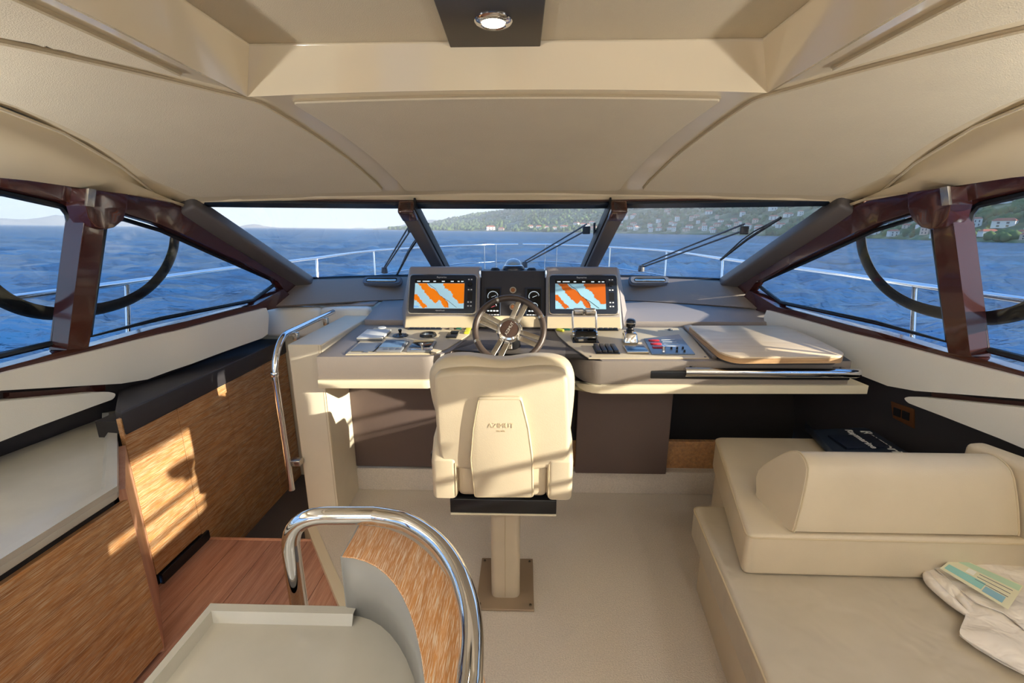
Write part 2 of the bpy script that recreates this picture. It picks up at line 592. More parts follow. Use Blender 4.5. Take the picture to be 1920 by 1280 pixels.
# recess frame: sloped faces from the shell up to the raised panel
zr = 2.265
rc_in = [(-.79, -3.4, zr), (-.79, 1.535, zr), (.79, 1.535, zr), (.79, -3.4, zr)]
rc_out = [(-.865, -3.4), (-.865, 1.605), (.865, 1.605), (.865, -3.4)]


def dense(pts, n=10):
    out = []
    for a, b in zip(pts, pts[1:]):
        for i in range(n): out.append(V(a) + (V(b) - V(a)) * i / n)
    out.append(V(pts[-1])); return out


lo = [V((p.x, p.y, zc(p.x, p.y) - .004)) for p in dense([V((a, b, 0)) for a, b in rc_out])]
hi = dense(rc_in)
lo2 = [V((p.x * .985, p.y - (.012 if p.y > 1.5 else 0), p.z - .003)) for p in lo]
hi2 = [h + (l - h) * .05 for h, l in zip(hi, lo)]
loft('recess_frame', [lo, lo2, hi2, hi], GELCOAT, ceil, thick=.006)
rbox('recess_panel', (0, -.93, zr + .015), (1.62, 4.96, .03), .004, FABRIC, ceil)
# fabric panels


def gap_panel(poly, off=.016):
    k_ = len(poly); ring = []
    for i in range(k_):
        a_, b_ = V(poly[i]), V(poly[(i + 1) % k_]); n_ = max(1, int((b_ - a_).length / .06))
        for j in range(n_):
            q_ = a_.lerp(b_, j / n_); ring.append(V((q_.x, q_.y, zc(q_.x, q_.y) - .003)))
    tube('panel_seam', ring, .0055, SEAM, ceil, seg=6, closed=True)
    return sheet('headliner_panel', poly, CE(-.002), FABRIC, ceil, thick=off, step=.09, bevel=.006)


gap_panel(round_poly([(-.735, 1.66), (.735, 1.66)] + [(x, Yt(x) - .075) for x in (.60, .4, .2, 0, -.2, -.4, -.60)], [.02, .02, .03, 0, 0, 0, 0, 0, .03]))
for s in (-1, 1):
    pts = [(.845, 1.655), (.81, 2.0)] + [(x, Yt(x) - .075) for x in (.725, 1.0, 1.25, 1.5, 1.68)] + [(x_out(2.2) - .07, 2.2), (x_out(1.9) - .07, 1.9), (x_out(1.5) - .07, 1.5), (1.53, 1.1), (1.45, .8), (1.16, 1.16), (.92, 1.56)]
    pts = [(s * a, b) for a, b in pts]
    gap_panel(round_poly(pts, [.03, 0, .03, 0, 0, 0, .04, 0, 0, 0, 0, .02, .05, .05]))
    pts = [(s * a, b) for a, b in [(.93, 1.42), (1.10, 1.10), (1.36, .76), (1.36, -3.3), (.93, -3.3)]]
    gap_panel(round_poly(pts, [.03, .1, .05, 0, 0]))
    # transverse raised flash between the two panels
    # smooth cove from the shell edge down to the window heads
    A, B, Cc = [], [], []
    for Y in (-3.4, -2, -1, 0, .2, .6, 1.0, 1.4, 1.8, 2.1, 2.36, 2.44):
        xo = x_out(Y)
        zt = zc(xo, Y)
        xw = side_x(Y, 1.93, .03)
        k = sstep(2.2, 2.44, Y)
        top = V((s * xo, Y, zt))
        yl_, zl_ = Y, interp(HEADLINE, Y)
        low = V((s * side_x(yl_, zl_, .06), yl_, zl_))
        if low.z > zt - .01: low.z = zt - .01
        A.append(top); B.append(top.lerp(low, .5) + V((0, 0, .012 * (1 - k)))); Cc.append(low)
    loft('cove', [A, B, Cc], COVE, ceil, thick=.015)
    bead = [p + V((-s * .004, 0, -.004)) for p in A]
    tube('cove_bead', bead, .007, GELCOAT, ceil, seg=8)
# rolled lip and burgundy head trim
xs = [i / 12 for i in range(-22, 23)]
loft('front_lip', [[V((x, Yt(x) - .01, zc(x, Yt(x)) + .012)) for x in xs], [V((x, Yt(x) + .012, zc(x, Yt(x)) - .004)) for x in xs],
                   [V((x, Yt(x) + .02, 1.875)) for x in xs], [V((x, Yt(x) + .05, 1.868)) for x in xs]], GELCOAT, ceil, thick=.012)
head = loft('trim_1', [[V((x, Yt(x) + .012, 1.874)) for x in xs], [V((x, Yt(x) + .012, 1.857)) for x in xs], [V((x, Yt(x) + .10, 1.850)) for x in xs], [V((x, Yt(x) + .10, 1.872)) for x in xs]], BURG, None, thick=.006)
tag(head, 'thin burgundy strip along the head of the windscreen', 'trim', kind='structure')
roof = loft('ceiling_roof', [[V((x, y, (zc(x, y) + .075 if y > 1.7 else 2.36 - .05 * (x / 2) ** 2))) for x in (-2.05, -1.4, -.7, 0, .7, 1.4, 2.05)] for y in (-3.6, -1, .5, 1.4, 1.75, 2.0, 2.2, 2.4, 2.55, 2.70, 2.85)], mat('white_gelcoat', (232, 232, 230), .3), None, thick=.02)
tag(roof, 'white outer roof skin above the cabin ceiling', 'roof', kind='structure')

# downlight in its black plaque
dl = empty('ceiling_downlight', (-.03, 1.36, 2.262)); tag(dl, 'round chrome downlight glowing in a black plaque on the ceiling', 'ceiling light')
pq = [PZ(u, v, 2.262) for u, v in ((848, 93), (1012, 91), (1022, 0), (816, 0))]
pq[2] = pq[1] + (pq[2] - pq[1]) * 1.5; pq[3] = pq[0] + (pq[3] - pq[0]) * 1.5
prism('plaque', [(p.x, p.y) for p in pq], 2.250, 2.266, mat('plaque_black', (38, 31, 27), .35), dl, r=.002, seg=1)
lc = PZ(925, 39, 2.25)
Mdl = Matrix.Translation((lc.x, lc.y, 2.250)) @ Matrix.Rotation(math.pi, 4, 'X')
lathe('bezel', [(.032, .002), (.032, .006), (.036, .009), (.047, .007), (.052, .002), (.052, -.002)], CHROME, dl, Mdl)
lathe('lens', [(0, .003), (.02, .003), (.0325, .002)], mat('lamp_lens', (255, 238, 205), .4, emit=9), dl, Mdl)


def fill_downlight(x, y, power, i):
    """A recessed saloon downlight with its own fitting."""
    L = empty('ceiling_downlight', (x, y, zr)); tag(L, 'recessed chrome downlight in the ceiling behind the viewer', 'ceiling light', 'saloon downlights behind the viewer')
    z = zr - .002 if abs(x) < .8 else zc(x, y) - .012
    M = Matrix.Translation((x, y, z)) @ Matrix.Rotation(math.pi, 4, 'X')
    lathe('bezel', [(.04, .0), (.04, .006), (.05, .008), (.062, .002), (.062, -.002)], CHROME, L, M)
    lathe('lens', [(0, .003), (.03, .003), (.0405, .002)], MATS['lamp_lens'], L, M)
    ld = bpy.data.lights.new('downlight', 'AREA'); ld.shape = 'DISK'; ld.size = .12; ld.energy = power; ld.color = (1, .97, .92)  # added fill source, brightens the cabin from out of view
    lo_ = bpy.data.objects.new('downlight_lamp', ld); COL.objects.link(lo_); lo_.location = (x, y, z - .03)
    attach(lo_, L)


for i, (x, y) in enumerate([(-.5, -.5), (.5, -.5), (-.5, -1.8), (.5, -1.8), (1.2, -.6), (-1.2, -.6), (1.2, -2), (-1.2, -2)]): fill_downlight(x, y, FILL_CEIL_W, i)


def fill_uplighter(s, y, power):
    """A half-round wall uplighter in the saloon behind the viewer."""
    x = s * (side_x(y, 1.45) - .14)
    L = empty('wall_uplighter', (x, y, 1.40)); tag(L, 'satin half-bowl uplighter on the %s wall behind the viewer' % ('port' if s < 0 else 'starboard'), 'wall light', 'wall uplighters behind the viewer')
    lathe('bowl', [(.012, -.05), (.05, -.045), (.085, -.02), (.10, .02), (.097, .02), (.08, -.015), (.045, -.036), (0, -.04)], SATIN, L, Matrix.Translation((x, y, 1.44)))
    rbox('wall_plate', (x + s * .085, y, 1.42), (.05, .07, .10), .008, SATIN, L)
    ld = bpy.data.lights.new('uplight', 'AREA'); ld.shape = 'DISK'; ld.size = .19; ld.energy = power; ld.color = (1, .97, .93)  # added out of view to brighten the ceiling
    q = bpy.data.objects.new('uplight_lamp', ld); COL.objects.link(q); q.location = (x, y, 1.462); q.rotation_euler = (math.pi, 0, 0)
    attach(q, L)


for s in (-1, 1):
    for y, pw in ((.62, FILL_WALL_W * .45), (-1.7, FILL_WALL_W * 1.25)): fill_uplighter(s, y, pw)

# ---- side walls, window frames and glass
PXL = PSL
frame_top = [PXL(u, v, .055) for u, v in ((0, 325), (160, 348), (240, 361), (312, 378), (380, 412), (450, 456), (520, 506), (566, 540), (552, 560), (532, 542), (520, 526), (460, 494), (400, 466), (300, 420), (230, 398), (190, 402), (150, 392), (125, 378), (0, 350))]
frame_bot = [PXL(u, v, .075) for u, v in ((0, 690), (60, 674), (128, 655), (170, 649), (300, 613), (480, 571), (520, 548), (532, 542), (552, 560), (545, 572), (490, 584), (165, 664), (110, 682), (0, 714))]
post = [PXL(u, v, .085) for u, v in ((160, 396), (198, 402), (167, 652), (126, 656))]
glass_front = [PXL(u, v) for u, v in ((180, 380), (230, 385), (300, 410), (400, 455), (520, 510), (540, 540), (480, 590), (300, 625), (150, 660))]
arc_px = [(329, 432), (324, 470), (307, 508), (278, 540), (240, 563), (195, 577), (150, 583), (105, 588), (60, 582), (25, 570), (-5, 553), (-45, 520)]
pad_px = [(-60, 718), (0, 700), (165, 660), (330, 620), (498, 577), (503, 590), (501, 626), (490, 634), (275, 711), (225, 719), (0, 732), (-60, 737)]
wedge_px = [(-40, 757), (0, 753), (204, 734), (218, 738), (213, 748), (0, 828), (-40, 843)]
AFT = -3.4


def yl(Y, pts):  # value of z on a front-edge polyline end, kept level aft
    return pts


for s, nm in ((-1, 'left'), (1, 'right')):
    wall = empty('wall_' + nm, (s * 2.0, 1.5, .6)); tag(wall, ('port' if s < 0 else 'starboard') + ' cabin side wall with burgundy window frames and cream padding', 'wall', kind='structure')
    zt0, zb0 = frame_top[0], frame_top[-1]
    Y0 = frame_top[0][0]
    # frame pieces
    sheet('frame_top', frame_top, S(s, .0), BURG, wall, thick=.055, step=.12, bevel=.014)
    sheet('frame_sill', frame_bot, S(s, .0), BURG, wall, thick=.075, step=.12, bevel=.014)
    sheet('frame_post', post, S(s, .0), BURG, wall, thick=.085, step=.12, bevel=.02)
    za, zb_ = frame_top[0][1], frame_top[-1][1]
    sheet('frame_top', [(Y0, za), (frame_top[-1][0], zb_), (AFT, zb_ - .01), (AFT, za)], S(s), BURG, wall, thick=.055, step=.25, bevel=.01)
    zs0, zs1 = frame_bot[0][1], frame_bot[-1][1]
    sheet('frame_sill', [(frame_bot[0][0], zs0), (frame_bot[-1][0], zs1), (AFT, zs1 - .02), (AFT, zs0 - .02)], S(s), BURG, wall, thick=.075, step=.25, bevel=.01)
    for yy in (.16, -1.6):
        sheet('frame_post', [(yy, zs0), (yy + .09, zs0), (yy + .09, zb_), (yy, zb_)], S(s), BURG, wall, thick=.06, step=.3, bevel=.01)
    # cabin side above the frames and below the sill
    sheet('cabin_side', [(Y0 + .55, 1.93), (Y0, za - .01), (AFT, za - .01), (AFT, 2.2), (Y0, 2.2), (2.2, 2.1)], S(s, -.03), COVE, wall, thick=.02, step=.3)
    lowp = [(AFT, -.3), (3.3, -.3), (3.3, 1.22), (frame_bot[9][0], frame_bot[9][1]), (frame_bot[10][0], frame_bot[10][1] + .02), (frame_bot[12][0], frame_bot[12][1] + .01), (frame_bot[-1][0], zs1 + .01), (AFT, zs1)]
    sheet('lower_panel', lowp, (lambda Y, z, t, s=s: V((s * side_x(Y if Y < 2.2 else 2.2 + .3 * (Y - 2.2), z, -.03 + t), Y, z))), DARKBAND, wall, thick=.04, step=.2)
    # padded cream band under the sill (starboard one ends further aft)
    pad = [PXL(u, v, .09) for u, v in pad_px]
    pad = [(AFT, pad[0][1]), *pad[1:-1], (AFT, pad[-1][1])]
    pf = lambda Y, z, t, s=s: S(s, .01)(Y, z, t)
    sheet('padded_band', pad, pf, LEATHER_WHITE, wall, thick=.085, step=.10, bevel=.03)
    wd = [PXL(u, v, .13) for u, v in wedge_px]
    if s > 0: wd = [PSR(u, v, .13) for u, v in ((1960, 768), (1920, 765), (1705, 743), (1694, 746), (1702, 755), (1920, 841), (1960, 858))]
    wd = [(AFT, wd[0][1] - .06), *wd[1:-1], (AFT, wd[-1][1] - .04)]
    sheet('arm_wedge', round_poly(wd, [0, 0, .04, .02, .02, 0, 0]), S(s, .01), LEATHER_WHITE, wall, thick=.12, step=.10, bevel=.03)
    br = [PXL(u, v) for u, v in ((0, 736), (100, 729), (183, 719), (183, 732), (100, 742), (0, 753))]
    sheet('trim_strip', br, S(s, .01), BURG, wall, thick=.03, step=.15)
    # post cap: a blister shaped like a shield with a chrome edge strip
    cap = [PXL(u, v, .125) for u, v in ((164, 354), (240, 364), (238, 392), (232, 412), (215, 426), (198, 430), (180, 425), (166, 408), (160, 385))]
    sheet('post_cap', cap, S(s, .04), BURG, wall, thick=.085, step=.2, bevel=.018)
    cs = [PXL(u, v, .13) for u, v in ((166, 353), (180, 355), (176, 388), (162, 386))]
    sheet('chrome_strip', cs, S(s, .12), SATIN, wall, thick=.012, step=.2, bevel=.003)
    # side windows
    w1 = empty('window_%d' % (4 if s < 0 else 6), (s * 1.9, 2.6, 1.4)); tag(w1, ('port' if s < 0 else 'starboard') + ' forward quarter window tapering to a point', 'window', kind='structure')
    sheet('pane', glass_front, S(s, -.005), SIDEGLASS, w1, thick=.006, step=.12)
    gl = [PXL(u, v) for u, v in ((196, 412), (230, 411), (300, 432), (400, 477), (509, 525), (514, 533), (473, 563), (300, 597), (166, 631))]
    gp = [S(s, .004)(a, b, 0) for a, b in gl]
    tube('seal', gp, .012, FRIT, w1, seg=6, closed=True)
    w2 = empty('window_%d' % (5 if s < 0 else 7), (s * 2.1, .9, 1.5)); tag(w2, ('port' if s < 0 else 'starboard') + ' long side window aft of the burgundy post', 'window', kind='structure')
    ga = [PXL(u, v) for u, v in ((0, 335), (150, 365), (140, 665), (0, 690))]
    sheet('pane', [(AFT, ga[0][1]), ga[0], ga[1], ga[2], ga[3], (AFT, ga[3][1] - .01)], S(s, -.005), SIDEGLASS, w2, thick=.006, step=.2)
    gl = [PXL(u, v) for u, v in ((0, 361), (112, 386), (126, 402), (131, 425), (100, 640), (90, 645), (0, 666))]
    gp = [S(s, .004)(a, b, 0) for a, b in [(AFT, gl[0][1])] + gl + [(AFT, gl[-1][1])]]
    tube('seal', gp, .014, FRIT, w2, seg=6)
    if s > 0:  # unseen blinds, added so their edges and slit shape the sun patches
        for y0_, y1_, z0_, z1_, lab in ((-3.3, .16, 1.495, 1.90, 'raised cream pleated blind over the aft starboard window'), (-3.3, .16, 1.10, 1.462, 'lower cream pleated blind over the aft starboard window'), (.25, .95, 1.64, 1.90, 'short cream pleated blind at the head of the starboard window')):
            bl_ = empty('pleated_blind', (s * 2.1, (y0_ + y1_) / 2, z0_)); tag(bl_, lab, 'blind')
            sheet('fabric', [(y0_, z0_), (y1_, z0_), (y1_, z1_), (y0_, z1_)], S(s, .062), LEATHER_WHITE, bl_, thick=.012, step=.15)
            tube('bottom_bar', [S(s, .07)(y0_, z0_, 0), S(s, .07)((y0_ + y1_) / 2, z0_, 0), S(s, .07)(y1_, z0_, 0)], .010, SATIN, bl_, seg=8)
    # curved dark ring that sweeps across both panes
    ap = [PXL(u, v, -.05) for u, v in arc_px]
    ap = [V((s * side_x(a, b, -.05), a, b)) for a, b in ap]
    last = ap[-1]
    ap += [V((s * side_x(last.y - d, last.z + h, -.05), last.y - d, last.z + h)) for d, h in ((.09, .12), (.13, .26), (.13, .40))]
    arc = tube('trim_%d' % (6 if s < 0 else 7), spline(ap, 5), .034, RUBBER, None, seg=12, sx=.32, up=(0, 1, 0))
    tag(arc, 'curved black ring sweeping behind the ' + ('port' if s < 0 else 'starboard') + ' side windows', 'trim', kind='structure')

# ---- windscreen: three panes, two mullions, two corner pillars
def ws(x_t, k, off=0.0):
    """Point on the glazing: x given at head as a fraction -1..1 of the half width, k = 0 head, 1 foot."""
    a = V((x_t * XT, Yt(x_t * XT) + .03, Z_HEAD)); b = V((x_t * XB, Yb(x_t * XB), Z_FOOT))
    n = V((0, .52, .85))
    return a.lerp(b, k) + n * off


MULL = .36
for i, (a, b, lab) in enumerate(((-1, -MULL, 'left'), (-MULL, MULL, 'middle'), (MULL, 1, 'right'))):
    w = empty('window_%d' % (i + 1), ws((a + b) / 2, .9)); tag(w, lab + ' pane of the raked windscreen', 'window', kind='structure')
    n = 7
    loft('pane', [[ws(a + (b - a) * j / n, k) for j in range(n + 1)] for k in (-.02, .5, 1.03)], GLASS, w)
    loft('foot_gasket', [[ws(a + (b - a) * j / n, k, o) for j in range(n + 1)] for k, o in ((.985, .004), (.985, -.012), (1.02, -.012), (1.02, .004))], RUBBER, w, thick=.003)
    loft('head_gasket', [[ws(a + (b - a) * j / n, k, o) for j in range(n + 1)] for k, o in ((-.03, .004), (-.03, -.012), (.015, -.012), (.015, .004))], NAVY, w, thick=.003)


def bar(name, p0, p1, w, h, m, parent=None, up=(0, 0, 1), r=.01, w1=None):
    p0, p1 = V(p0), V(p1)
    t = (p1 - p0).normalized(); n = (V(up) - t * V(up).dot(t)).normalized(); b = t.cross(n)
    bm = bmesh.new()
    rings = []
    for p, ww in ((p0, w), (p1, w1 or w)):
        rings.append([bm.verts.new(p + b * sx * ww / 2 + n * sy * h / 2) for sx, sy in ((-1, -1), (1, -1), (1, 1), (-1, 1))])
    for j in range(4): bm.faces.new((rings[0][j], rings[0][(j + 1) % 4], rings[1][(j + 1) % 4], rings[1][j]))
    bm.faces.new(rings[0][::-1]); bm.faces.new(rings[1])
    if r: bmesh.ops.bevel(bm, geom=bm.edges[:], offset=r, segments=3, affect='EDGES', profile=.5)
    return link(name, frm(bm), m, parent, 35)


for s, k in ((-1, 2), (1, 3)):
    p0, p1 = ws(s * MULL, -.06, -.045), ws(s * (MULL + .01), 1.02, -.035)
    t = empty('trim_%d' % k, p1); tag(t, 'grey leather windscreen mullion on the ' + ('left' if s < 0 else 'right') + ' of the middle pane', 'mullion', kind='structure')
    bar('post', p0, p1, .088, .07, PILLARGREY, t, up=(0, .5, .86), r=.012)
    bar('edge_strip', p0 + V((-s * .047, .02, .02)), p1 + V((-s * .047, .02, .02)), .012, .07, RUBBER, t, up=(0, .5, .86), r=.003)
    q = p0.lerp(p1, .055)
    bar('cap', p0, q.lerp(p1, .05), .094, .078, BURG, t, up=(0, .5, .86), r=.012)
for s, k in ((-1, 4), (1, 5)):
    p0, p1 = ws(s * 1.02, -.06, -.04), ws(s * 1.03, 1.05, -.03)
    t = empty('trim_%d' % k, p1); tag(t, 'grey leather corner pillar at the ' + ('port' if s < 0 else 'starboard') + ' edge of the windscreen', 'pillar', kind='structure')
    bar('post', p0, p1, .11, .09, PILLARGREY, t, up=(s * .35, .4, .8), r=.02)
    bar('cap', p0 + V((s * .06, -.05, .0)), p0.lerp(p1, .09) + V((s * .06, -.02, 0)), .07, .05, BURG, t, up=(0, .5, .86), r=.012)
    bar('side_cover', p0 + V((s * .10, -.03, -.01)), p1 + V((s * .09, -.03, -.01)), .12, .05, BURG, t, up=(s * .7, .1, .7), r=.015)

# ---- dashboard under the windscreen
dash = empty('dashboard', (0, 3.2, 1.2)); tag(dash, 'grey leather dashboard shelf under the windscreen', 'dashboard')
xd = [i / 10 for i in range(-17, 18)]


def dash_x(x, k): return x


def dl_top(x): return V((x * .92, Yb(x * .92) - .01, 1.345))
def dl_bot(x): return V((x * .985, Yb(x * .985) - .17 - .05 * (x / 1.7) ** 2, 1.185))


loft('vent_band', [[dl_top(x) for x in xd], [dl_top(x).lerp(dl_bot(x), .12) + V((0, -.015, .006)) for x in xd], [dl_bot(x) + V((0, -.004, .008)) for x in xd], [dl_bot(x) + V((0, .01, -.004)) for x in xd]], CONSOLE, dash, thick=.012)
xr = [i / 10 for i in range(-10, 19)]
loft('shelf', [[dl_bot(x) + V((0, .012, 0)) for x in xr], [V((x * (1.0 if x > 0 else 1.0), dl_bot(x).y * .5 + 1.45, 1.152)) for x in xr], [V((x, 2.91, 1.118)) for x in xr], [V((x, 2.888, 1.112)) for x in xr], [V((x, 2.885, 1.06)) for x in xr]], DASH, dash, thick=.012)
xl = [-1.75 + i * .08 for i in range(0, 10)]
loft('shelf', [[dl_bot(x) + V((0, .012, 0)) for x in xl], [V((x, 3.2, 1.172)) for x in xl], [V((x, 3.17, 1.165)) for x in xl]], DASH, dash, thick=.012)
for s in (-1, 1):
    c = PY(705, 528, 3.43) if s < 0 else PY(1231, 528, 3.43)
    ey = (dl_top(c.x) - dl_bot(c.x)).normalized()
    k = (c.z - 1.185) / .16
    cc = dl_bot(c.x).lerp(dl_top(c.x), k) + V((0, -.046, .014))
    M = frame(cc, (1, .02 * -s, 0), ey)
    v_ = empty('air_vent', cc); tag(v_, 'oval satin air vent on the dashboard ' + ('left of the left screen pod' if s < 0 else 'right of the right screen pod'), 'air vent', 'dashboard air vents')
    o = round_poly([(-.145, -.038), (.145, -.038), (.145, .038), (-.145, .038)], .037, 6)
    inn = round_poly([(-.118, -.024), (.118, -.024), (.118, .024), (-.118, .024)], .023, 6)
    loft('bezel', [[M @ V((a, b, 0)) for a, b in o], [M @ V((a * .97, b * .9, .012)) for a, b in o], [M @ V((a, b, .012)) for a, b in inn], [M @ V((a, b, -.004)) for a, b in inn]], GREYPL, v_, closed=True)
    prism('surround', round_poly([(-.155, -.047), (.155, -.047), (.155, .047), (-.155, .047)], .046, 6), -.02, .002, PILLARGREY, v_, M, r=.002)
    prism('duct', inn, .0, .003, BLACK, v_, M)
    prism('slat', round_poly([(-.112, -.016), (.112, -.016), (.112, .008), (-.112, .008)], .011, 4), .004, .016, SATIN, v_, M, r=.004)
# cream padded fascia over the stairs
fas = empty('wall_fascia', (-1.4, 3.16, 1.0)); tag(fas, 'cream padded fascia above the stair well', 'wall panel', kind='structure')
rbox('pad', (-1.60, 3.12, 1.055), (.42, .10, .215), .03, LEATHER_WHITE, fas)
rbox('pad', (-1.22, 3.14, 1.055), (.36, .09, .215), .03, LEATHER_WHITE, fas)
rbox('backing', (-1.50, 3.24, .25), (.96, .06, 1.7), .005, CREAM, fas)

# ---- lockers along the stair well
lock = empty('locker_unit', (-1.8, 2.5, 0)); tag(lock, 'limed zebrano locker doors lining the stair well on the left', 'locker')
ys = [1.825, PX(352, 878, -1.75).y, PX(444, 841, -1.75).y, PX(515, 770, -1.75).y, 3.22]
ys = [1.795, 2.112, 2.505, 2.896, 3.20]
for i, (a, b) in enumerate(zip(ys, ys[1:])):
    z0 = .035 if i == 0 else -.6
    rbox('door', (-1.76, (a + b) / 2, (z0 + .872) / 2), (.022, b - a - .004, .872 - z0), .0015, ZEB, lock, seg=1)
rbox('carcass', (-1.83, 2.45, .13), (.11, 1.28, 1.45), .002, BLACKVOID, lock)
prism('ledge', [(-1.742, 1.80), (-1.742, 3.20), (-1.93, 3.20), (-1.96, 2.3), (-2.02, 2.09), (-1.80, 1.83)], .79, .902, DARKBAND, lock, r=.01)

# ---- helm partition: leather-clad half wall left of the console
part = empty('wall_partition', (-1.12, 2.6, 0)); tag(part, 'cream leather half wall between the stair well and the helm console', 'wall', kind='structure')
prism('cladding', [(2.30, -.3), (2.30, 1.095), (3.12, 1.105), (3.12, -.3)], -1.225, -1.035, LEATHER, part, M=Matrix(((0, 0, 1, 0), (1, 0, 0, 0), (0, 1, 0, 0), (0, 0, 0, 1))), r=.012)
tube('seam', [(-1.038, 2.303, 0), (-1.038, 2.303, 1.09)], .0025, PIPING, part, seg=6)
tube('seam', [(-1.05, 2.301, 0), (-1.05, 2.301, 1.09)], .002, PIPING, part, seg=6)

# ---- space under the console
un = empty('wall_underconsole', (0, 2.7, .4)); tag(un, 'brown panels and dark foot well under the console', 'wall', kind='structure')
rbox('knee_panel', (-.66, 2.625, .525), (.75, .03, .69), .004, UNDER, un)
xa, xb = PY(1082, 800, 2.56).x, PY(1257, 800, 2.56).x
rbox('knee_panel', ((xa + xb) / 2, 2.575, .525), (xb - xa, .03, .69), .004, UNDER, un)
rbox('knee_panel', (.07, 2.70, .6), (.9, .03, .90), .004, BLACKVOID, un)
rbox('plinth', (.5, 2.70, .25), (2.4, .04, .20), .004, ZEB, un)
rbox('back_panel', (1.35, 3.0, .55), (1.36, .03, 1.1), .0, BLACKVOID, un)
rbox('carpet_step', (.6, 2.82, .08), (2.9, .34, .155), .0, CARPET, un)

# aft bulkhead: wide opening to the cockpit behind the viewer
aft = empty('wall_aft', (0, -3.4, 0)); tag(aft, 'aft bulkhead with a wide open doorway behind the viewer', 'wall', kind='structure')
for s in (-1, 1): rbox('panel', (s * 1.95, -3.42, 1.1), (.55, .06, 2.5), .01, CREAM, aft)
rbox('lintel', (0, -3.42, 2.2), (3.4, .06, .25), .01, CREAM, aft)

# ================================================================== HELM CONSOLE
CS = .055


def PC(u, v, h=0.0):
    """Pixel on the console top plane (gently rising forward), lifted by h."""
    r = ray(u, v)
    # z = 1.05 + CS*(Y-2.25) + h
    t = (1.05 + h + CS * (EYE.y - 2.25) - EYE.z) / (r.z - CS * r.y)
    return EYE + r * t


def con_z(Y): return 1.05 + CS * (Y - 2.25)


MCON = Matrix.Rotation(math.atan(CS), 4, 'X')


def con_frame(p, rot=0.0):
    return Matrix.Translation(p) @ MCON @ Matrix.Rotation(rot, 4, 'Z')


def con_prism(name, pts3, h0, h1, m, parent, r=0.0, seg=2):
    """Outline given as points on the console plane, extruded straight up/down from it."""
    bm = bmesh.new()
    f = bm.faces.new([bm.verts.new((p.x, p.y, con_z(p.y) + h0)) for p in pts3])
    ex = bmesh.ops.extrude_face_region(bm, geom=[f])
    nv = [e for e in ex['geom'] if isinstance(e, bmesh.types.BMVert)]
    bmesh.ops.translate(bm, vec=(0, 0, h1 - h0), verts=nv)
    bmesh.ops.recalc_face_normals(bm, faces=bm.faces)
    if r:
        tops = set(nv)
        ed = [e for e in bm.edges if (e.verts[0] in tops) == (e.verts[1] in tops)]
        bmesh.ops.bevel(bm, geom=ed, offset=r, segments=seg, affect='EDGES', profile=.5, clamp_overlap=True)
    return link(name, frm(bm), m, parent, 30)


console = empty('helm_console', (.3, 2.6, .9)); tag(console, 'wide grey leather helm console with beige switch panels', 'helm console')
c2 = lambda *a: [PC(u, v) for u, v in a]
body = c2((627, 669), (790, 669)) + spline(c2((800, 669), (840, 660), (872, 641), (888, 624), (893, 606)), 4)
body += [V((body[-1].x, 2.875, 0)), V((PC(1032, 606).x, 2.875, 0))]
body += spline(c2((1032, 606), (1040, 624), (1060, 647), (1090, 669), (1112, 676)), 4) + c2((1130, 677), (1597, 677))
body += [V((1.80, 2.5, 0)), V((1.66, 2.875, 0)), V((-1.03, 2.875, 0))]
body[0] = V((-1.03, body[0].y, 0))
con_prism('body', body, -.125, 0, CONSOLE, console, r=.012)
cx = sum(p.x for p in body) / len(body)
lipb = [V((p.x, p.y - .014, 0)) for p in body]
ri = [i for i, p in enumerate(lipb) if p.x > 1.7 and p.y < 2.4]
for i in ri: lipb[i].x += .10
con_prism('lip', lipb, -.172, -.126, CREAM, console, r=.010)
# beige switch panels
pl_l = c2((648, 666), (702, 615.5), (884, 613), (880, 628), (862, 640), (838, 655), (812, 665))
con_prism('switch_panel', pl_l, 0, .006, PLATE, console, r=.002)
pl_r = c2((1104, 673), (1066, 648), (1046, 630), (1038, 614), (1278, 616), (1297, 632), (1330, 673))
con_prism('switch_panel', pl_r, 0, .006, PLATE, console, r=.002)
for u, v in ((650, 663), (807, 664), (1107, 670), (1322, 671)):
    lathe('screw', [(0, .0085), (.006, .008), (.0065, .006)], BLACK, console, con_frame(PC(u, v)), seg=10)
# right end of the console front, its shade put into a dark colour
x0 = PY(1136, 685, 2.21).x
dr = c2((1425, 676), (1594, 676)); dr = [dr[0] + V((0, -.006, 0)), dr[1] + V((0, -.006, 0)), V((1.80, 2.44, 0)), V((dr[0].x, 2.44, 0))]
con_prism('drawer', dr, -.075, .004, DARKBAND, console, r=.006)
# raised frame left of the board
con_prism('board_rim', c2((1281, 615), (1296, 613), (1352, 672), (1336, 674)), .002, .018, CONSOLE, console, r=.004)


def on_console(name, u0, v0, u1, v1, h, m, parent, r=.003, base=.006, skew=True):
    """Rounded slab whose footprint covers the pixel box on the console plane."""
    a, b, c, d = PC(u0, v1), PC(u1, v1), PC(u1, v0), PC(u0, v0)
    w = (b - a).length; dep = c.y - b.y
    cen = (a + b + c + d) / 4
    M = con_frame(cen)
    return rbox(name, (0, 0, base + h / 2), (w, dep, h), r, m, parent, M)


# left panel fittings
w_ = empty('junction_box', PC(703, 631)); tag(w_, 'white plastic lidded box at the left of the console', 'plastic box')
on_console('base', 677, 624, 726, 641, .006, GREYPL, w_); on_console('lid', 678, 623, 727, 640, .010, WHITEPL, w_, base=.012, r=.004)
w_ = empty('hatch_cover', PC(688, 653)); tag(w_, 'grey plastic flip cover nearest the left corner of the console', 'flip cover')
on_console('lid', 666, 646, 710, 661.5, .006, GREYPL, w_, r=.003); on_console('catch', 682, 660, 692, 663, .004, GREYPL, w_, r=.002)


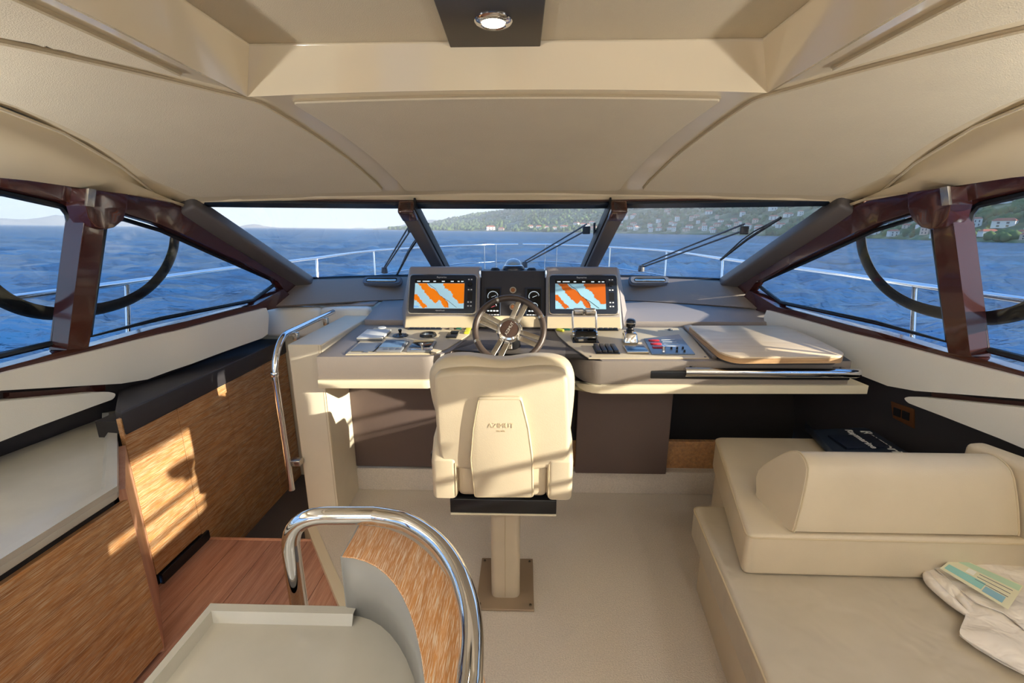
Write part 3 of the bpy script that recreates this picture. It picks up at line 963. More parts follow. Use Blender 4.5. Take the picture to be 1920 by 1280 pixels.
def mini(label, u0, u1, dark, knob):
    e = empty('control_display', PC((u0 + u1) / 2, 651)); tag(e, label, 'control panel')
    on_console('case', u0, 644, u1, 663, .012, CASE, e, r=.003)
    on_console('screen', u0 + 3, 643.5, u1 - 3, 657, .002, dark, e, base=.0185, r=.001)
    if knob:
        p = PC((u0 + u1) / 2, 653, .02)
        lathe('knob', [(0, .03), (.008, .03), (.01, .024), (.006, .012), (.007, .0)], SATIN, e, con_frame(p), seg=14)
        on_console('strip', u0 + 2, 659, u1 - 2, 662.5, .002, SATIN, e, base=.0185, r=.001)
    else:
        for i in range(3): on_console('button', u0 + 6 + i * 12, 658.5, u0 + 15 + i * 12, 661.5, .002, GREYPL, e, base=.0185, r=.001)


mini('square autopilot keypad with a grey screen on the left console panel', 714, 761, mat('lcd_grey', (98, 124, 150), .2), False)
mini('square control head with a small joystick knob on the left console panel', 769, 814, SCREEN_BLACK, True)
p = PC(751, 631)
e = empty('joystick', p); tag(e, 'round black thruster joystick pad on the left console panel', 'joystick')
M = con_frame(p + V((0, 0, .006)))
lathe('base', [(0, .006), (.038, .006), (.046, .004), (.048, 0)], BLACK, e, M)
lathe('stick', [(.010, .006), (.007, .02), (.010, .03), (.012, .036), (.008, .043), (0, .044)], BLACKGLOSS, e, M, seg=14)
for a in range(4): lathe('button', [(0, .011), (.007, .011), (.008, .006)], GREYPL, e, M @ Matrix.Rotation(a * math.pi / 2 + .5, 4, 'Z') @ Matrix.Translation((.028, 0, 0)), seg=12)
p = PC(803, 631)
e = empty('round_gauge', p); tag(e, 'round black-rimmed gauge on the left console panel', 'gauge')
M = con_frame(p + V((0, 0, .006)))
lathe('rim', [(.036, .004), (.036, .016), (.046, .016), (.051, .008), (.052, 0)], BLACK, e, M)
lathe('dial', [(0, .006), (.037, .006)], mat('dial_grey', (150, 170, 190), .2, coat=.5), e, M)
rbox('needle', (.008, .0, .009), (.03, .003, .002), 0, BLACK, e, M @ Matrix.Rotation(.8, 4, 'Z'))
e = empty('horn_switch', PC(847, 631)); tag(e, 'small black switch box near the wheel on the left console panel', 'switch')
on_console('base', 838, 628, 858, 636, .014, BLACK, e); on_console('lever', 846, 626, 861, 631, .010, BLACKGLOSS, e, base=.02)
e = empty('switch_row', PC(799, 616)); tag(e, 'long row of navy rocker switches at the back of the left panel', 'switch row')
on_console('plate', 767, 613, 831, 620, .006, NAVY, e)
for i in range(6): on_console('rocker', 770 + i * 10, 613.4, 778.5 + i * 10, 619, .006, NAVY, e, base=.012, r=.002)
p = PC(716, 616)
e = empty('blanking_plug', p); tag(e, 'small round white cap at the back left of the console', 'cap')
lathe('cap', [(0, .010), (.024, .010), (.028, .006), (.029, 0)], WHITEPL, e, con_frame(p)); lathe('rim', [(.029, 0), (.031, .004), (.033, 0)], BLACK, e, con_frame(p))
p = PC(858, 617.5)
e = empty('ignition_key', p); tag(e, 'ignition key with green fob and yellow tag at the left of the wheel', 'key')
on_console('lock', 843, 616, 852, 620, .010, SATIN, e); on_console('fob', 856, 615.5, 866, 620, .012, GREEN, e, r=.004)
on_console('tag', 872, 617, 882, 628, .010, YELLOW, e, r=.004); tube('ring', [PC(866, 618, .012), PC(873, 619, .016)], .003, SATIN, e, seg=6)
on_console('button', 870, 611.5, 876, 613.5, .012, BLACK, e)

# right panel fittings
p = PC(1050, 622)
e = empty('ignition_key', p); tag(e, 'ignition key with yellow tag at the right of the wheel', 'key')
on_console('lock', 1056, 616, 1068, 621, .010, GREEN, e); M = con_frame(p) @ Matrix.Rotation(-.7, 4, 'Z')
rbox('tag', (0, 0, .013), (.05, .026, .013), .005, YELLOW, e, M); tube('ring', [PC(1052, 619, .012), PC(1058, 618, .014)], .003, SATIN, e, seg=6)
p = PC(1097, 640)
e = empty('throttle', p); tag(e, 'twin-lever engine throttle standing right of the wheel', 'throttle lever')
M = con_frame(p + V((0, .03, .0)))
Mr = frame(V((0, 0, 0)), (0, 1, 0), (0, 0, 1))
half = [(-.066, 0), (.066, 0), (.066, .03)] + [(.066 * math.cos(a), .03 + .045 * math.sin(a)) for a in [i * math.pi / 12 for i in range(1, 12)]] + [(-.066, .03)]
prism('drum', half, -.062, .062, BLACKGLOSS, e, M @ Mr, r=.006)
rbox('base_plate', (0, 0, .004), (.155, .16, .012), .004, BLACK, e, M)
rbox('strip', (-.03, -.069, .022), (.03, .004, .014), .001, SATIN, e, M)
for i in range(3): rbox('key', (-.036 + .036 * i, -.018, .0755), (.028, .03, .006), .002, NAVY, e, M @ Matrix.Rotation(-.05, 4, 'X'))
for s in (-1, 1):
    tube('lever', [M @ V((s * .068, .0, .035)), M @ V((s * .07, .05, .12)), M @ V((s * .068, .062, .165))], .0065, CHROME, e, seg=10)
    lathe('hinge', [(0, .01), (.022, .009), (.026, 0)], CHROME, e, M @ Matrix.Translation((s * .064, 0, .035)) @ Matrix.Rotation(s * math.pi / 2, 4, 'Y'), seg=16)
    rbox('grip', (s * .035, .062, .160), (.066, .03, .042), .010, SATIN, e, M)
p = PC(1182, 645)
e = empty('joystick', p); tag(e, 'chrome-based docking joystick between throttle and red-key panel', 'joystick')
M = con_frame(p + V((0, .02, .006)))
bm = bmesh.new()
A = [bm.verts.new((x * .044, y * .044, 0)) for x, y in ((-1, -1), (1, -1), (1, 1), (-1, 1))]
B = [bm.verts.new((x * .034, y * .034 + .012, .062)) for x, y in ((-1, -1), (1, -1), (1, 1), (-1, 1))]
for j in range(4): bm.faces.new((A[j], A[(j + 1) % 4], B[(j + 1) % 4], B[j]))
bm.faces.new(A[::-1]); bm.faces.new(B)
bmesh.ops.bevel(bm, geom=bm.edges[:], offset=.012, segments=4, affect='EDGES', profile=.5); bm.transform(M)
link('base', frm(bm), CHROME, e, 40)
lathe('boot', [(.026, .06), (.022, .068), (.024, .074), (.018, .08), (.016, .088)], BLACK, e, M @ Matrix.Translation((0, .012, 0)), seg=18)
lathe('head', [(.018, .086), (.026, .092), (.028, .108), (.0275, .112)], BLACKGLOSS, e, M @ Matrix.Translation((0, .012, 0)), seg=20)
lathe('ring', [(.028, .112), (.0295, .115), (.028, .118)], SATIN, e, M @ Matrix.Translation((0, .012, 0)), seg=20)
lathe('cap', [(.0275, .118), (.026, .13), (.018, .137), (0, .139)], NAVY, e, M @ Matrix.Translation((0, .012, 0)), seg=20)
e = empty('breaker_panel', PC(1255, 650)); tag(e, 'slanted steel-blue panel with three red keys on the right console', 'control panel')
q = c2((1207, 638), (1273, 630), (1303, 667), (1222, 667))
PB = mat('panel_blue', (96, 116, 142), .3, coat=.3)
con_prism('plate', q, .006, .012, PB, e, r=.002)


def bl(a, b): return (q[0].lerp(q[1], a)).lerp(q[3].lerp(q[2], a), b)


for i in range(3):
    cpt = bl(.22, .22 + .22 * i)
    rbox('red_key', (0, 0, .015), (.06, .020, .008), .002, RED, e, con_frame(cpt))
for a, b in ((.52, .76), (.66, .76), (.80, .76), (.60, .92), (.78, .92)):
    lathe('fuse', [(0, .026), (.005, .025), (.006, .012)], BLACK, e, con_frame(bl(a, b)), seg=10)
lathe('knob', [(0, .045), (.009, .044), (.008, .02), (.011, .012)], CHROME, e, con_frame(bl(.30, .88)), seg=14)
for j in range(4):
    tube('trace', [bl(.42, .22 + .12 * j) + V((0, 0, .0125)), bl(.78, .26 + .12 * j) + V((0, 0, .0125))], .0012, WHITEINK, e, seg=4)
e = empty('switch_row', PC(1136, 658)); tag(e, 'four black rocker switches at the front of the right panel', 'switch row')
on_console('plate', 1113, 652, 1159, 666, .006, BLACK, e)
for i in range(4): on_console('rocker', 1115 + i * 10.6, 652, 1124 + i * 10.6, 665, .014, BLACK, e, base=.012, r=.003)
e = empty('trim_display', PC(1191, 659)); tag(e, 'small blue rectangular display beside the four front rockers', 'display')
on_console('case', 1171, 653, 1212, 665, .012, SATIN, e); on_console('screen', 1173, 654, 1210, 663, .002, mat('lcd_blue', (58, 96, 140), .2), e, base=.018, r=.0005)
e = empty('switch_row', PC(1137, 618)); tag(e, 'row of black rocker switches behind the throttle', 'switch row')
on_console('plate', 1119, 614, 1157, 622, .006, BLACK, e)
for i in range(4): on_console('rocker', 1121 + i * 9, 614.5, 1128.5 + i * 9, 621, .010, NAVY, e, base=.012, r=.002)
p = PC(1256, 620); e = empty('push_button', p); tag(e, 'small grey push button at the back right of the console', 'button')
lathe('rim', [(.012, .008), (.018, .006), (.02, 0)], BLACK, e, con_frame(p), seg=16); lathe('cap', [(0, .014), (.010, .013), (.012, .006)], GREYPL, e, con_frame(p), seg=16)

# wooden board lying over the right end of the console
bd = [PC(u, v, .055) for u, v in ((1292, 610), (1472, 610), (1525, 632), (1584, 661), (1578, 668), (1380, 669), (1350, 660), (1318, 633))]
bd2 = []
for pnt in spline(bd, 4, closed=True): bd2.append(pnt)
bd2 = round_poly([(p.x, p.y) for p in bd], [.01, .03, 0, .04, .02, .08, .06, .02], 5)
board = empty('wooden_board', (1.2, 2.5, 1.09)); tag(board, 'pale oak board laid over the right end of the console', 'board')
con_prism('veneer', [V((a, b, 0)) for a, b in bd2], .045, .055, BOARD, board, r=.002)
con_prism('edge', [V((a, b, 0)) for a, b in bd2], .020, .0445, wood('ply_edge', (150, 108, 72), (204, 164, 118), (226, 196, 156), (3, 3, 420), amount=.5), board)
con_prism('pad', [V((1.30 + (a - 1.30) * .96, 2.5 + (b - 2.5) * .94, 0)) for a, b in bd2], .004, .020, DARKBAND, board)

# chrome grab rail in front of the console
e = empty('grab_rail', PY(1440, 698, 2.19)); tag(e, 'chrome grab rail along the front of the console on the right', 'grab rail')
pa, pb = PY(1284, 697, 2.175), PY(1604, 703, 2.175)
pb.z = pa.z
rr = [.024] * 12 + [.022, .016, .006]
pts = [pa.lerp(pb, i / 11) for i in range(12)] + [pb + V((.012, 0, 0)), pb + V((.022, .0, 0)), pb + V((.026, 0, 0))]
tube('bar', pts, rr, CHROME, e, seg=18)
for t in (.04, .92):
    c = pa.lerp(pb, t); rbox('bracket', (c.x, 2.20, c.z + .012), (.05, .05, .02), .004, SATIN, e)
    lathe('screw', [(0, .004), (.005, .004), (.006, 0)], BLACK, e, Matrix.Translation((c.x, 2.19, c.z + .022)), seg=10)
fy = PC(1400, 677).y
rbox('recess', ((pa.x + pb.x) / 2 - .09, fy - .004, pa.z - .022), (pb.x - pa.x + .16, .02, .046), .008, BLACK, e)  # black slab, not a hollow: puts the shade beneath the rail into colour

# ================================================================== SCREEN PODS
def pod(s):
    xi, xo = .215, .70
    lab = 'left' if s < 0 else 'right'
    e = empty('screen_pod', (s * .43, 2.9, 1.08)); tag(e, 'grey leather pod holding the ' + lab + ' chart screen', 'instrument pod')
    f0, f1 = (2.755, 1.085), (2.945, 1.468)
    bm = bmesh.new()
    A = [bm.verts.new(p) for p in ((s * xi, f0[0], f0[1]), (s * xo, f0[0], f0[1]), (s * (xo - .012), f1[0], f1[1]), (s * (xi + .004), f1[0], f1[1]))]
    B = [bm.verts.new(p) for p in ((s * xi, 3.16, 1.09), (s * (xo + .12), 3.10, 1.09), (s * (xo + .03), 3.10, f1[1] - .02), (s * (xi + .004), 3.10, f1[1] - .01))]
    for j in range(4): bm.faces.new((A[j], A[(j + 1) % 4], B[(j + 1) % 4], B[j]))
    bm.faces.new(A[::-1]); bm.faces.new(B)
    bmesh.ops.recalc_face_normals(bm, faces=bm.faces)
    bmesh.ops.bevel(bm, geom=bm.edges[:], offset=.012, segments=3, affect='EDGES', profile=.5)
    link('shell', frm(bm), DASH, e, 35)
    fc = V((s * (xi + xo) / 2, (f0[0] + f1[0]) / 2, (f0[1] + f1[1]) / 2))
    M = frame(fc, (1, 0, 0), (0, f1[0] - f0[0], f1[1] - f0[1]))
    # beige face plate below the screen
    prism('sill_plate', [(-.235, -.205), (.235, -.205), (.233, -.130), (-.233, -.130)], -.002, .004, PLATE, e, M, r=.001, seg=1)
    # chart plotter
    c = empty('chart_plotter', fc); tag(c, ('left chart plotter, brightly lit with orange land' if s < 0 else 'right chart plotter, dimmer screen behind the throttle'), 'chart plotter', 'chart plotters')
    mo = Matrix.Translation((0, .018, 0))
    M2 = M @ mo
    ow, oh = .218, .130
    outl = round_poly([(-ow, -oh), (ow, -oh), (ow, oh), (-ow, oh)], .024, 5)
    prism('rim', round_poly([(-ow - .008, -oh - .008), (ow + .008, -oh - .008), (ow + .008, oh + .008), (-ow - .008, oh + .008)], .03, 5), .002, .014, SATIN, c, M2, r=.005)
    prism('bezel', outl, .004, .020, NAVY, c, M2, r=.004)
    sx0, sx1, sy0, sy1 = -.182, .142, -.100, .098
    scr = prism('screen', [(sx0, sy0), (sx1, sy0), (sx1, sy1), (sx0, sy1)], .0200, .0212, SCREEN_SEA if s < 0 else SCREEN_SEA2, c, M2)
    LA = SCREEN_LAND if s < 0 else SCREEN_LAND2
    X = lambda a: sx0 + (sx1 - sx0) * a
    Y = lambda b: sy1 - (sy1 - sy0) * b

    def land(pts, m, d):
        rnd = random.Random(3)
        P = []
        n = len(pts)
        for i in range(n):
            a, b = V(pts[i]), V(pts[(i + 1) % n])
            st = 6
            for j in range(st):
                q_ = a.lerp(b, j / st)
                jit = 0 if (q_.x in (0, 1) or q_.y in (0, 1) or q_.y < .16) else .016
                P.append((X(min(max(q_.x + rnd.uniform(-jit, jit), 0), 1)), Y(min(max(q_.y + rnd.uniform(-jit, jit), 0), 1))))
        return prism('chart_land', P, d, d + .0006, m, scr, M2)

    L1 = [(.06, .14), (.24, .14), (.27, .24), (.36, .32), (.44, .40), (.47, .50), (.53, .58), (.60, .66), (.66, .74), (.69, .86), (.70, .97), (.62, .97), (.57, .88), (.53, .76), (.50, .70), (.47, .78), (.42, .82), (.36, .74), (.29, .60), (.20, .44), (.13, .28)]
    L2 = [(.57, .14), (1, .14), (1, .82), (.88, .82), (.87, .72), (.81, .68), (.77, .56), (.74, .44), (.67, .35), (.60, .30)]
    L3 = [(.0, .52), (.05, .53), (.09, .62), (.13, .70), (.18, .80), (.25, .90), (.27, .97), (.17, .98), (.12, .86), (.06, .76), (.0, .70)]
    for l_ in (L1, L2, L3): land(l_, LA, .0212)
    land([(.12, .97), (.0, .97), (.0, .90), (.06, .90)], SCREEN_SHOAL, .0212)
    prism('status_bar', [(X(0), Y(0)), (X(1), Y(0)), (X(1), Y(.135)), (X(0), Y(.135))], .0212, .0222, SCREEN_BLACK, scr, M2)
    for a, w in ((.04, .07), (.15, .14), (.37, .05), (.54, .06), (.72, .06), (.86, .04), (.93, .05)):
        prism('status_text', [(X(a), Y(.09)), (X(a + w), Y(.09)), (X(a + w), Y(.055)), (X(a), Y(.055))], .0222, .0226, SCREEN_TXT, scr, M2)
    tr_ = [(.27, .14), (.34, .25), (.42, .33), (.46, .44), (.50, .54), (.58, .64), (.70, .76), (.82, .92), (.86, .97)]
    tube('chart_track', [M2 @ V((X(a), Y(b), .0222)) for a, b in tr_], .0012, SCREEN_BLACK, scr, seg=4)
    tube('chart_track', [M2 @ V((X(a), Y(b), .0222)) for a, b in ((.58, .64), (.64, .74), (.68, .86), (.69, .96))], .0010, SCREEN_BLACK, scr, seg=4)
    text('lettering', 'Raymarine', .015, M2 @ Matrix.Translation((-.01, .113, .0203)), WHITEINK, c)
    text('lettering', 'HybridTouch', .011, M2 @ Matrix.Translation((-.01, -.114, .0203)), WHITEINK, c)
    lathe('dial', [(0, .012), (.014, .011), (.016, 0)], BLACK, c, M2 @ Matrix.Translation((.178, .066, .02)), seg=18)
    for xx, yy in ((.170, .098), (.188, .098), (.170, .028), (.188, .028), (.170, -.056), (.188, -.056), (.170, -.082), (.188, -.082)):
        prism('key_mark', [(xx - .005, yy - .004), (xx + .005, yy - .004), (xx + .005, yy + .004), (xx - .005, yy + .004)], .0202, .0208, WHITEINK, c, M2)
    prism('card_door', [(.164, -.044), (.196, -.044), (.196, .012), (.164, .012)], .020, .0212, BLACK, c, M2)


pod(-1); pod(1)

# centre instrument panel between the pods
e = empty('instrument_panel', (0, 2.95, 1.08)); tag(e, 'dark centre panel between the two screen pods', 'instrument panel')
f0, f1 = (2.80, 1.085), (2.965, 1.438)
prism('panel', [(f0[0], f0[1]), (f1[0], f1[1]), (3.12, 1.438), (3.15, 1.085)], -.218, .218, DARKBAND, e, M=Matrix(((0, 0, 1, 0), (1, 0, 0, 0), (0, 1, 0, 0), (0, 0, 0, 1))), r=.012)
fc = V((0, (f0[0] + f1[0]) / 2, (f0[1] + f1[1]) / 2))
MI = frame(fc, (1, 0, 0), (0, f1[0] - f0[0], f1[1] - f0[1]))
prism('lower_plate', [(-.216, -.19), (.216, -.19), (.216, -.115), (-.216, -.115)], -.001, .004, PLATE, e, MI)
for yy in (.06, -.055):
    lathe('button_rim', [(.012, .002), (.014, .008), (.022, .008), (.024, .0)], CHROME, e, MI @ Matrix.Translation((.0, yy, 0)), seg=20)
    lathe('button', [(0, .006), (.012, .006), (.014, .002)], mat('amber_button', (170, 110, 70), .3), e, MI @ Matrix.Translation((.0, yy, 0)), seg=16)
for s in (-1, 1):
    g = empty('engine_display', fc + V((s * .12, 0, 0))); tag(g, 'black engine display with a white dial, ' + ('left' if s < 0 else 'right') + ' of the wheel hub', 'engine display', 'engine displays')
    Mg = MI @ Matrix.Translation((s * .135, -.02, 0))
    prism('case', round_poly([(-.056, -.098), (.056, -.098), (.056, .098), (-.056, .098)], .006, 3), .0, .012, NAVY, g, Mg, r=.002)
    prism('screen', [(-.040, -.086), (.048, -.086), (.048, .086), (-.040, .086)], .012, .0128, SCREEN_BLACK, g, Mg)
    for k, (cx, cy, rd) in enumerate(((.004, .035, .034), (.004, -.035, .026))):
        arc = [Mg @ V((cx + rd * math.cos(a), cy + rd * math.sin(a), .0132)) for a in [math.radians(200 - i * 11) for i in range(18)]]
        tube('dial_arc', arc, .0014, SCREEN_TXT, g, seg=4)
        for i in range(9):
            a = math.radians(200 - i * 24)
            tube('dial_tick', [Mg @ V((cx + rd * .84 * math.cos(a), cy + rd * .84 * math.sin(a), .0132)), Mg @ V((cx + rd * .96 * math.cos(a), cy + rd * .96 * math.sin(a), .0132))], .0008, SCREEN_TXT, g, seg=4)
        tube('needle', [Mg @ V((cx - .01, cy - .006, .0134)), Mg @ V((cx + rd * .6, cy + .006, .0134))], .0009, SCREEN_TXT if k == 0 else SCREEN_RED, g, seg=4)
    for i in range(4):
        xx = -.032 + i * .02
        prism('readout', [(xx, -.068), (xx + .013, -.068), (xx + .013, -.060), (xx, -.060)], .0128, .0132, SCREEN_TXT, g, Mg)
    for i in range(5):
        xx = -.044 + i * .019
        prism('key', [(xx, -.093), (xx + .014, -.093), (xx + .014, -.087), (xx, -.087)], .012, .0135, WHITEINK, g, Mg)
for s in (-1, 1):
    pp = (s * .218, 2.93, 1.428)
    kk = lathe('hinge_pin', [(0, .016), (.008, .015), (.010, .0), (.010, -.03)], CHROME, e, Matrix.Translation(pp), seg=14)
# compass on top
c = empty('compass', (.0, 3.06, 1.438)); tag(c, 'domed compass on top of the centre panel', 'compass')
lathe('base', [(.075, -.02), (.078, .006), (.07, .022), (.058, .026)], NAVY, c, Matrix.Translation((.0, 3.06, 1.44)))
lathe('dome', [(.058, .024), (.055, .042), (.042, .062), (.022, .072), (0, .075)], mat('dome_glass', (150, 175, 195), .06, coat=1), c, Matrix.Translation((.0, 3.06, 1.44)))
lathe('ring', [(.060, .022), (.064, .028), (.058, .032)], CHROME, c, Matrix.Translation((.0, 3.06, 1.44)))
for s in (-1, 1):
    k = lathe('indicator_cap', [(0, .022), (.022, .019), (.032, .008), (.034, 0)], BLACK, c, Matrix.Translation((s * .125, 3.03, 1.436)), seg=18)

# ================================================================== STEERING WHEEL
wc = PY(955, 617, 2.23)
wh = empty('steering_wheel', wc); tag(wh, 'dark leather steering wheel with four split steel spokes', 'steering wheel')
tl = math.radians(33)
MW = frame(wc, (1, 0, 0), (0, math.sin(tl), math.cos(tl)))
R_ = .178
ang = [0 + i * 2 * math.pi / 48 for i in range(48)]
tube('rim', [MW @ V((R_ * math.cos(a), R_ * math.sin(a), 0)) for a in ang], .0165, BROWNLEATHER, wh, seg=14, closed=True)
for a in (112, 22, 202):
    a = math.radians(a)
    tube('rim_band', [MW @ V((R_ * math.cos(a + d), R_ * math.sin(a + d), 0)) for d in (-.035, 0, .035)], .0178, SATIN, wh, seg=14)
for a in (66, 156, 246, 336):
    a = math.radians(a)
    d = V((math.cos(a), math.sin(a), 0)); n = V((-d.y, d.x, 0))
    for s in (-1, 1):
        p0 = d * .055 + n * s * .017 + V((0, 0, -.022)); p1 = d * (R_ - .01) + n * s * .021 + V((0, 0, -.004))
        bar('spoke', MW @ p0, MW @ p1, .027, .008, SATIN, wh, up=MW.to_3x3() @ V((0, 0, 1)), r=.002)
lathe('hub', [(.054, -.03), (.066, -.028), (.068, -.012), (.060, .004), (.050, .008), (.047, .004)], CHROME, wh, MW, seg=36)
lathe('hub_badge', [(0, .009), (.03, .008), (.047, .004)], HUBMAT, wh, MW, seg=36)
text('lettering', 'AZIMUT', .021, MW @ Matrix.Rotation(math.radians(62), 4, 'Z') @ Matrix.Translation((0, 0, .0095)), LETTER, wh, ext=.0006)
MWc = MW
lathe('column', [(.045, -.04), (.05, -.05), (.042, -.06), (.05, -.07), (.042, -.08), (.05, -.09), (.042, -.10), (.055, -.12), (.06, -.42)], BLACK, wh, MW, seg=24)
rbox('tilt_lever', (.0, -.075, -.05), (.03, .04, .02), .004, SATIN, wh, MW)

# ================================================================== HELM SEAT
seat = empty('helm_chair', (-.03, 1.80, 0)); tag(seat, 'cream leather helm seat on a pedestal, seen from behind', 'helm seat')
lean = math.radians(5)
YS = 1.60
MB = frame((0, YS, 0), (1, 0, 0), (0, 0, 1))          # local x = X, y = Z, z = -Y (aft)


def sp(u, v, Y=1.60):
    p = PY(u, v, Y); return (p.x, p.z)


outer = [sp(u, v, 1.66) for u, v in ((803, 712), (808, 690), (830, 673), (875, 669), (940, 677), (1003, 670), (1050, 674), (1073, 690), (1079, 722), (1074, 785), (1064, 850), (1050, 900), (832, 900), (822, 850), (818, 790), (808, 750))]
prism('back_cushion', [tuple(p)[:2] for p in spline([V((a, b, 0)) for a, b in outer], 4, closed=True)], -.17, -.045, LEATHER_SEAT, seat, MB, r=.05, seg=5)
inner = [sp(u, v) for u, v in ((814, 722), (817, 704), (832, 697), (880, 693), (945, 697), (1010, 691), (1050, 694), (1063, 706), (1066, 745), (1069, 815), (1066, 853), (1050, 873), (1000, 880), (945, 881), (885, 880), (842, 873), (824, 853), (818, 800))]
prism('back_shell', [tuple(p)[:2] for p in spline([V((a, b, 0)) for a, b in inner], 4, closed=True)], -.07, .010, LEATHER_SEAT, seat, MB, r=.028, seg=4)
ip = [V((a, YS - .012 + .014, b)) for a, b in inner]
spine = [sp(u, v, 1.575) for u, v in ((896, 744), (978, 744), (992, 800), (1000, 860), (1001, 932), (889, 932), (881, 860), (886, 800))]
prism('spine_pad', round_poly(spine, [.012, .012, .03, .03, .012, .012, .03, .03], 4), .004, .030, LEATHER_SEAT, seat, MB, r=.010)
spn = [V((a, YS - .031, b)) for a, b in round_poly([((p[0] + .027) * .95 - .027, p[1] * .985 + .012) for p in spine], .01, 3)]
tube('piping', [V((a, YS - .029, b)) for a, b in round_poly([((p[0] + .027) * .965 - .027, (p[1] - .80) * .97 + .80) for p in spine], .01, 3)], .0022, PIPING, seat, seg=6, closed=True)
cy = spine[0][0] * .5 + spine[1][0] * .5
text('embossed_letters', 'AZIMUT', .028, MB @ Matrix.Translation((cy + .004, sp(938, 798, 1.57)[1], .0305)), EMBOSS, seat, ext=.0012)
text('embossed_letters', 'YACHTS', .009, MB @ Matrix.Translation((cy + .004, sp(938, 808, 1.57)[1], .0305)), EMBOSS, seat, ext=.0010)
xl, zl = sp(812, 929, 1.60); xr_, zh = sp(1075, 868, 1.60)
xm = (xl + xr_) / 2
# seat base: two side bolsters and the middle cushion
for a, b in ((xl, xl + .105), (xr_ - .105, xr_)):
    prism('side_bolster', [(1.585, zl), (1.585, zh + .01), (1.65, zh + .09), (1.80, zh + .13), (2.02, zh + .10), (2.06, zh + .02), (2.04, zl)], a, b, LEATHER_SEAT, seat, M=Matrix(((0, 0, 1, 0), (1, 0, 0, 0), (0, 1, 0, 0), (0, 0, 0, 1))), r=.022, seg=4)
rbox('seat_cushion', (xm, 1.83, (zl + zh) / 2 + .01), (xr_ - xl - .20, .46, zh - zl + .03), .03, LEATHER_SEAT, seat, seg=4)
for x in (xl + .098, xr_ - .098): tube('seam', [(x, 1.587, zl + .01), (x, 1.587, zh)], .002, PIPING, seat, seg=6)
x0, z1 = sp(843, 934, 1.60); x1, z0 = sp(1043, 968, 1.60)
tray = empty('seat_tray', (0, 0, 0)); bpy.data.objects.remove(tray)
rbox('slide_tray', ((x0 + x1) / 2, 1.79, (z0 + z1) / 2), (x1 - x0, .37, z1 - z0 - .012), .004, BLACK, seat)
rbox('tray_rail', (x0 + .015, 1.79, z1 + .004), (.025, .36, .018), .003, BLACK, seat); rbox('tray_rail', (x1 - .015, 1.79, z1 + .004), (.025, .36, .018), .003, BLACK, seat)
rbox('tray_plate', ((x0 + x1) / 2, 1.79, z0), (x1 - x0, .37, .008), .002, CREAM, seat)
lev = sp(812, 858, 1.66); rbox('recline_knob', (lev[0] - .004, 1.68, lev[1]), (.014, .04, .04), .006, BLACK, seat)
ca, cb = PZ(916, 1116, 0), PZ(976, 1116, 0)
pcx = (PY(917, 1000, 1.72).x + PY(977, 1000, 1.72).x) / 2
colp = round_poly([(-.068, -.075), (.068, -.075), (.068, .075), (-.068, .075)], .035, 5)
prism('pedestal', [(pcx + a, 1.80 + b) for a, b in colp], .012, z0, LEATHER_SEAT, seat)
tube('pedestal_seam', [(pcx, 1.7245, .02), (pcx, 1.7245, z0)], .0022, PIPING, seat, seg=6)
bp = [PZ(u, v, .012) for u, v in ((896, 1141), (1003, 1141), (1003, 1047), (903, 1047))]
prism('base_plate', [(pcx - .135, bp[0].y), (pcx + .135, bp[0].y), (pcx + .135, bp[2].y), (pcx - .135, bp[2].y)], 0, .012, mat('base_plate', (164, 144, 120), .4, metal=.3), seat, r=.003)
for sx in (-1, 1):
    for yy in (bp[0].y + .025, bp[2].y - .025): lathe('bolt', [(0, .006), (.006, .005), (.007, 0)], SATIN, seat, Matrix.Translation((pcx + sx * .118, yy, .012)), seg=10)

# ================================================================== SETTEE ON THE RIGHT
ZS, ZU = .45, .625
a0, a1 = PZ(1299, 946, ZS), PZ(1440, 1280, ZS)
dirn = (a1 - a0); a2 = a0 + dirn * 2.6
seatp = [(a0.x, a0.y), (2.12, a0.y), (2.18, a2.y), (a2.x, a2.y)]
sb = empty('settee_base', (1.4, .8, 0)); tag(sb, 'cream box base of the corner settee on the right', 'settee base')
ins = [(a0.x + .055, a0.y + .30), (2.0, a0.y + .30), (2.05, a2.y), (a2.x + .06, a2.y)]
prism('plinth', [(a0.x + .05, a0.y - .03), (2.02, a0.y - .03), (2.1, a2.y), (a2.x + .05, a2.y)], 0, ZS - .155, LEATHER_SEAT, sb, r=.006)
us = [PZ(u, v, ZU) for u, v in ((1402, 1003), (1341, 818))]
prism('box', [(us[0].x + .02, us[0].y + .02), (1.93, us[0].y + .02), (1.72, us[1].y - .01), (us[1].x + .02, us[1].y - .01)], 0, ZU - .175, LEATHER_SEAT, sb, r=.006)


def cushion(name, poly, z0, z1, label, m=LEATHER_SOFA, r=.028, pipe=True):
    e = empty(name, (sum(p[0] for p in poly) / len(poly), sum(p[1] for p in poly) / len(poly), z0)); tag(e, label, 'cushion')
    rp = round_poly(poly, .035, 5)
    prism('cover', rp, z0, z1, m, e, r=r, seg=4)
    if pipe:
        cx_ = sum(p[0] for p in poly) / len(poly); cy_ = sum(p[1] for p in poly) / len(poly)
        tube('piping', [V((cx_ + (a - cx_) * .9985, cy_ + (b - cy_) * .9985, z1 - .012)) for a, b in rp], .004, PIPING, e, seg=6, closed=True)
    return e


cushion('seat_cushion', seatp, ZS - .155, ZS, 'wide cream leather seat cushion of the settee, nearest the viewer')
up = [(us[0].x, us[0].y), (2.02, us[0].y - .01), (1.74, us[1].y), (us[1].x, us[1].y)]
cushion('seat_cushion', up, ZU - .172, ZU, 'raised cream leather cushion under the bolster on the settee', LEATHER_SEAT)

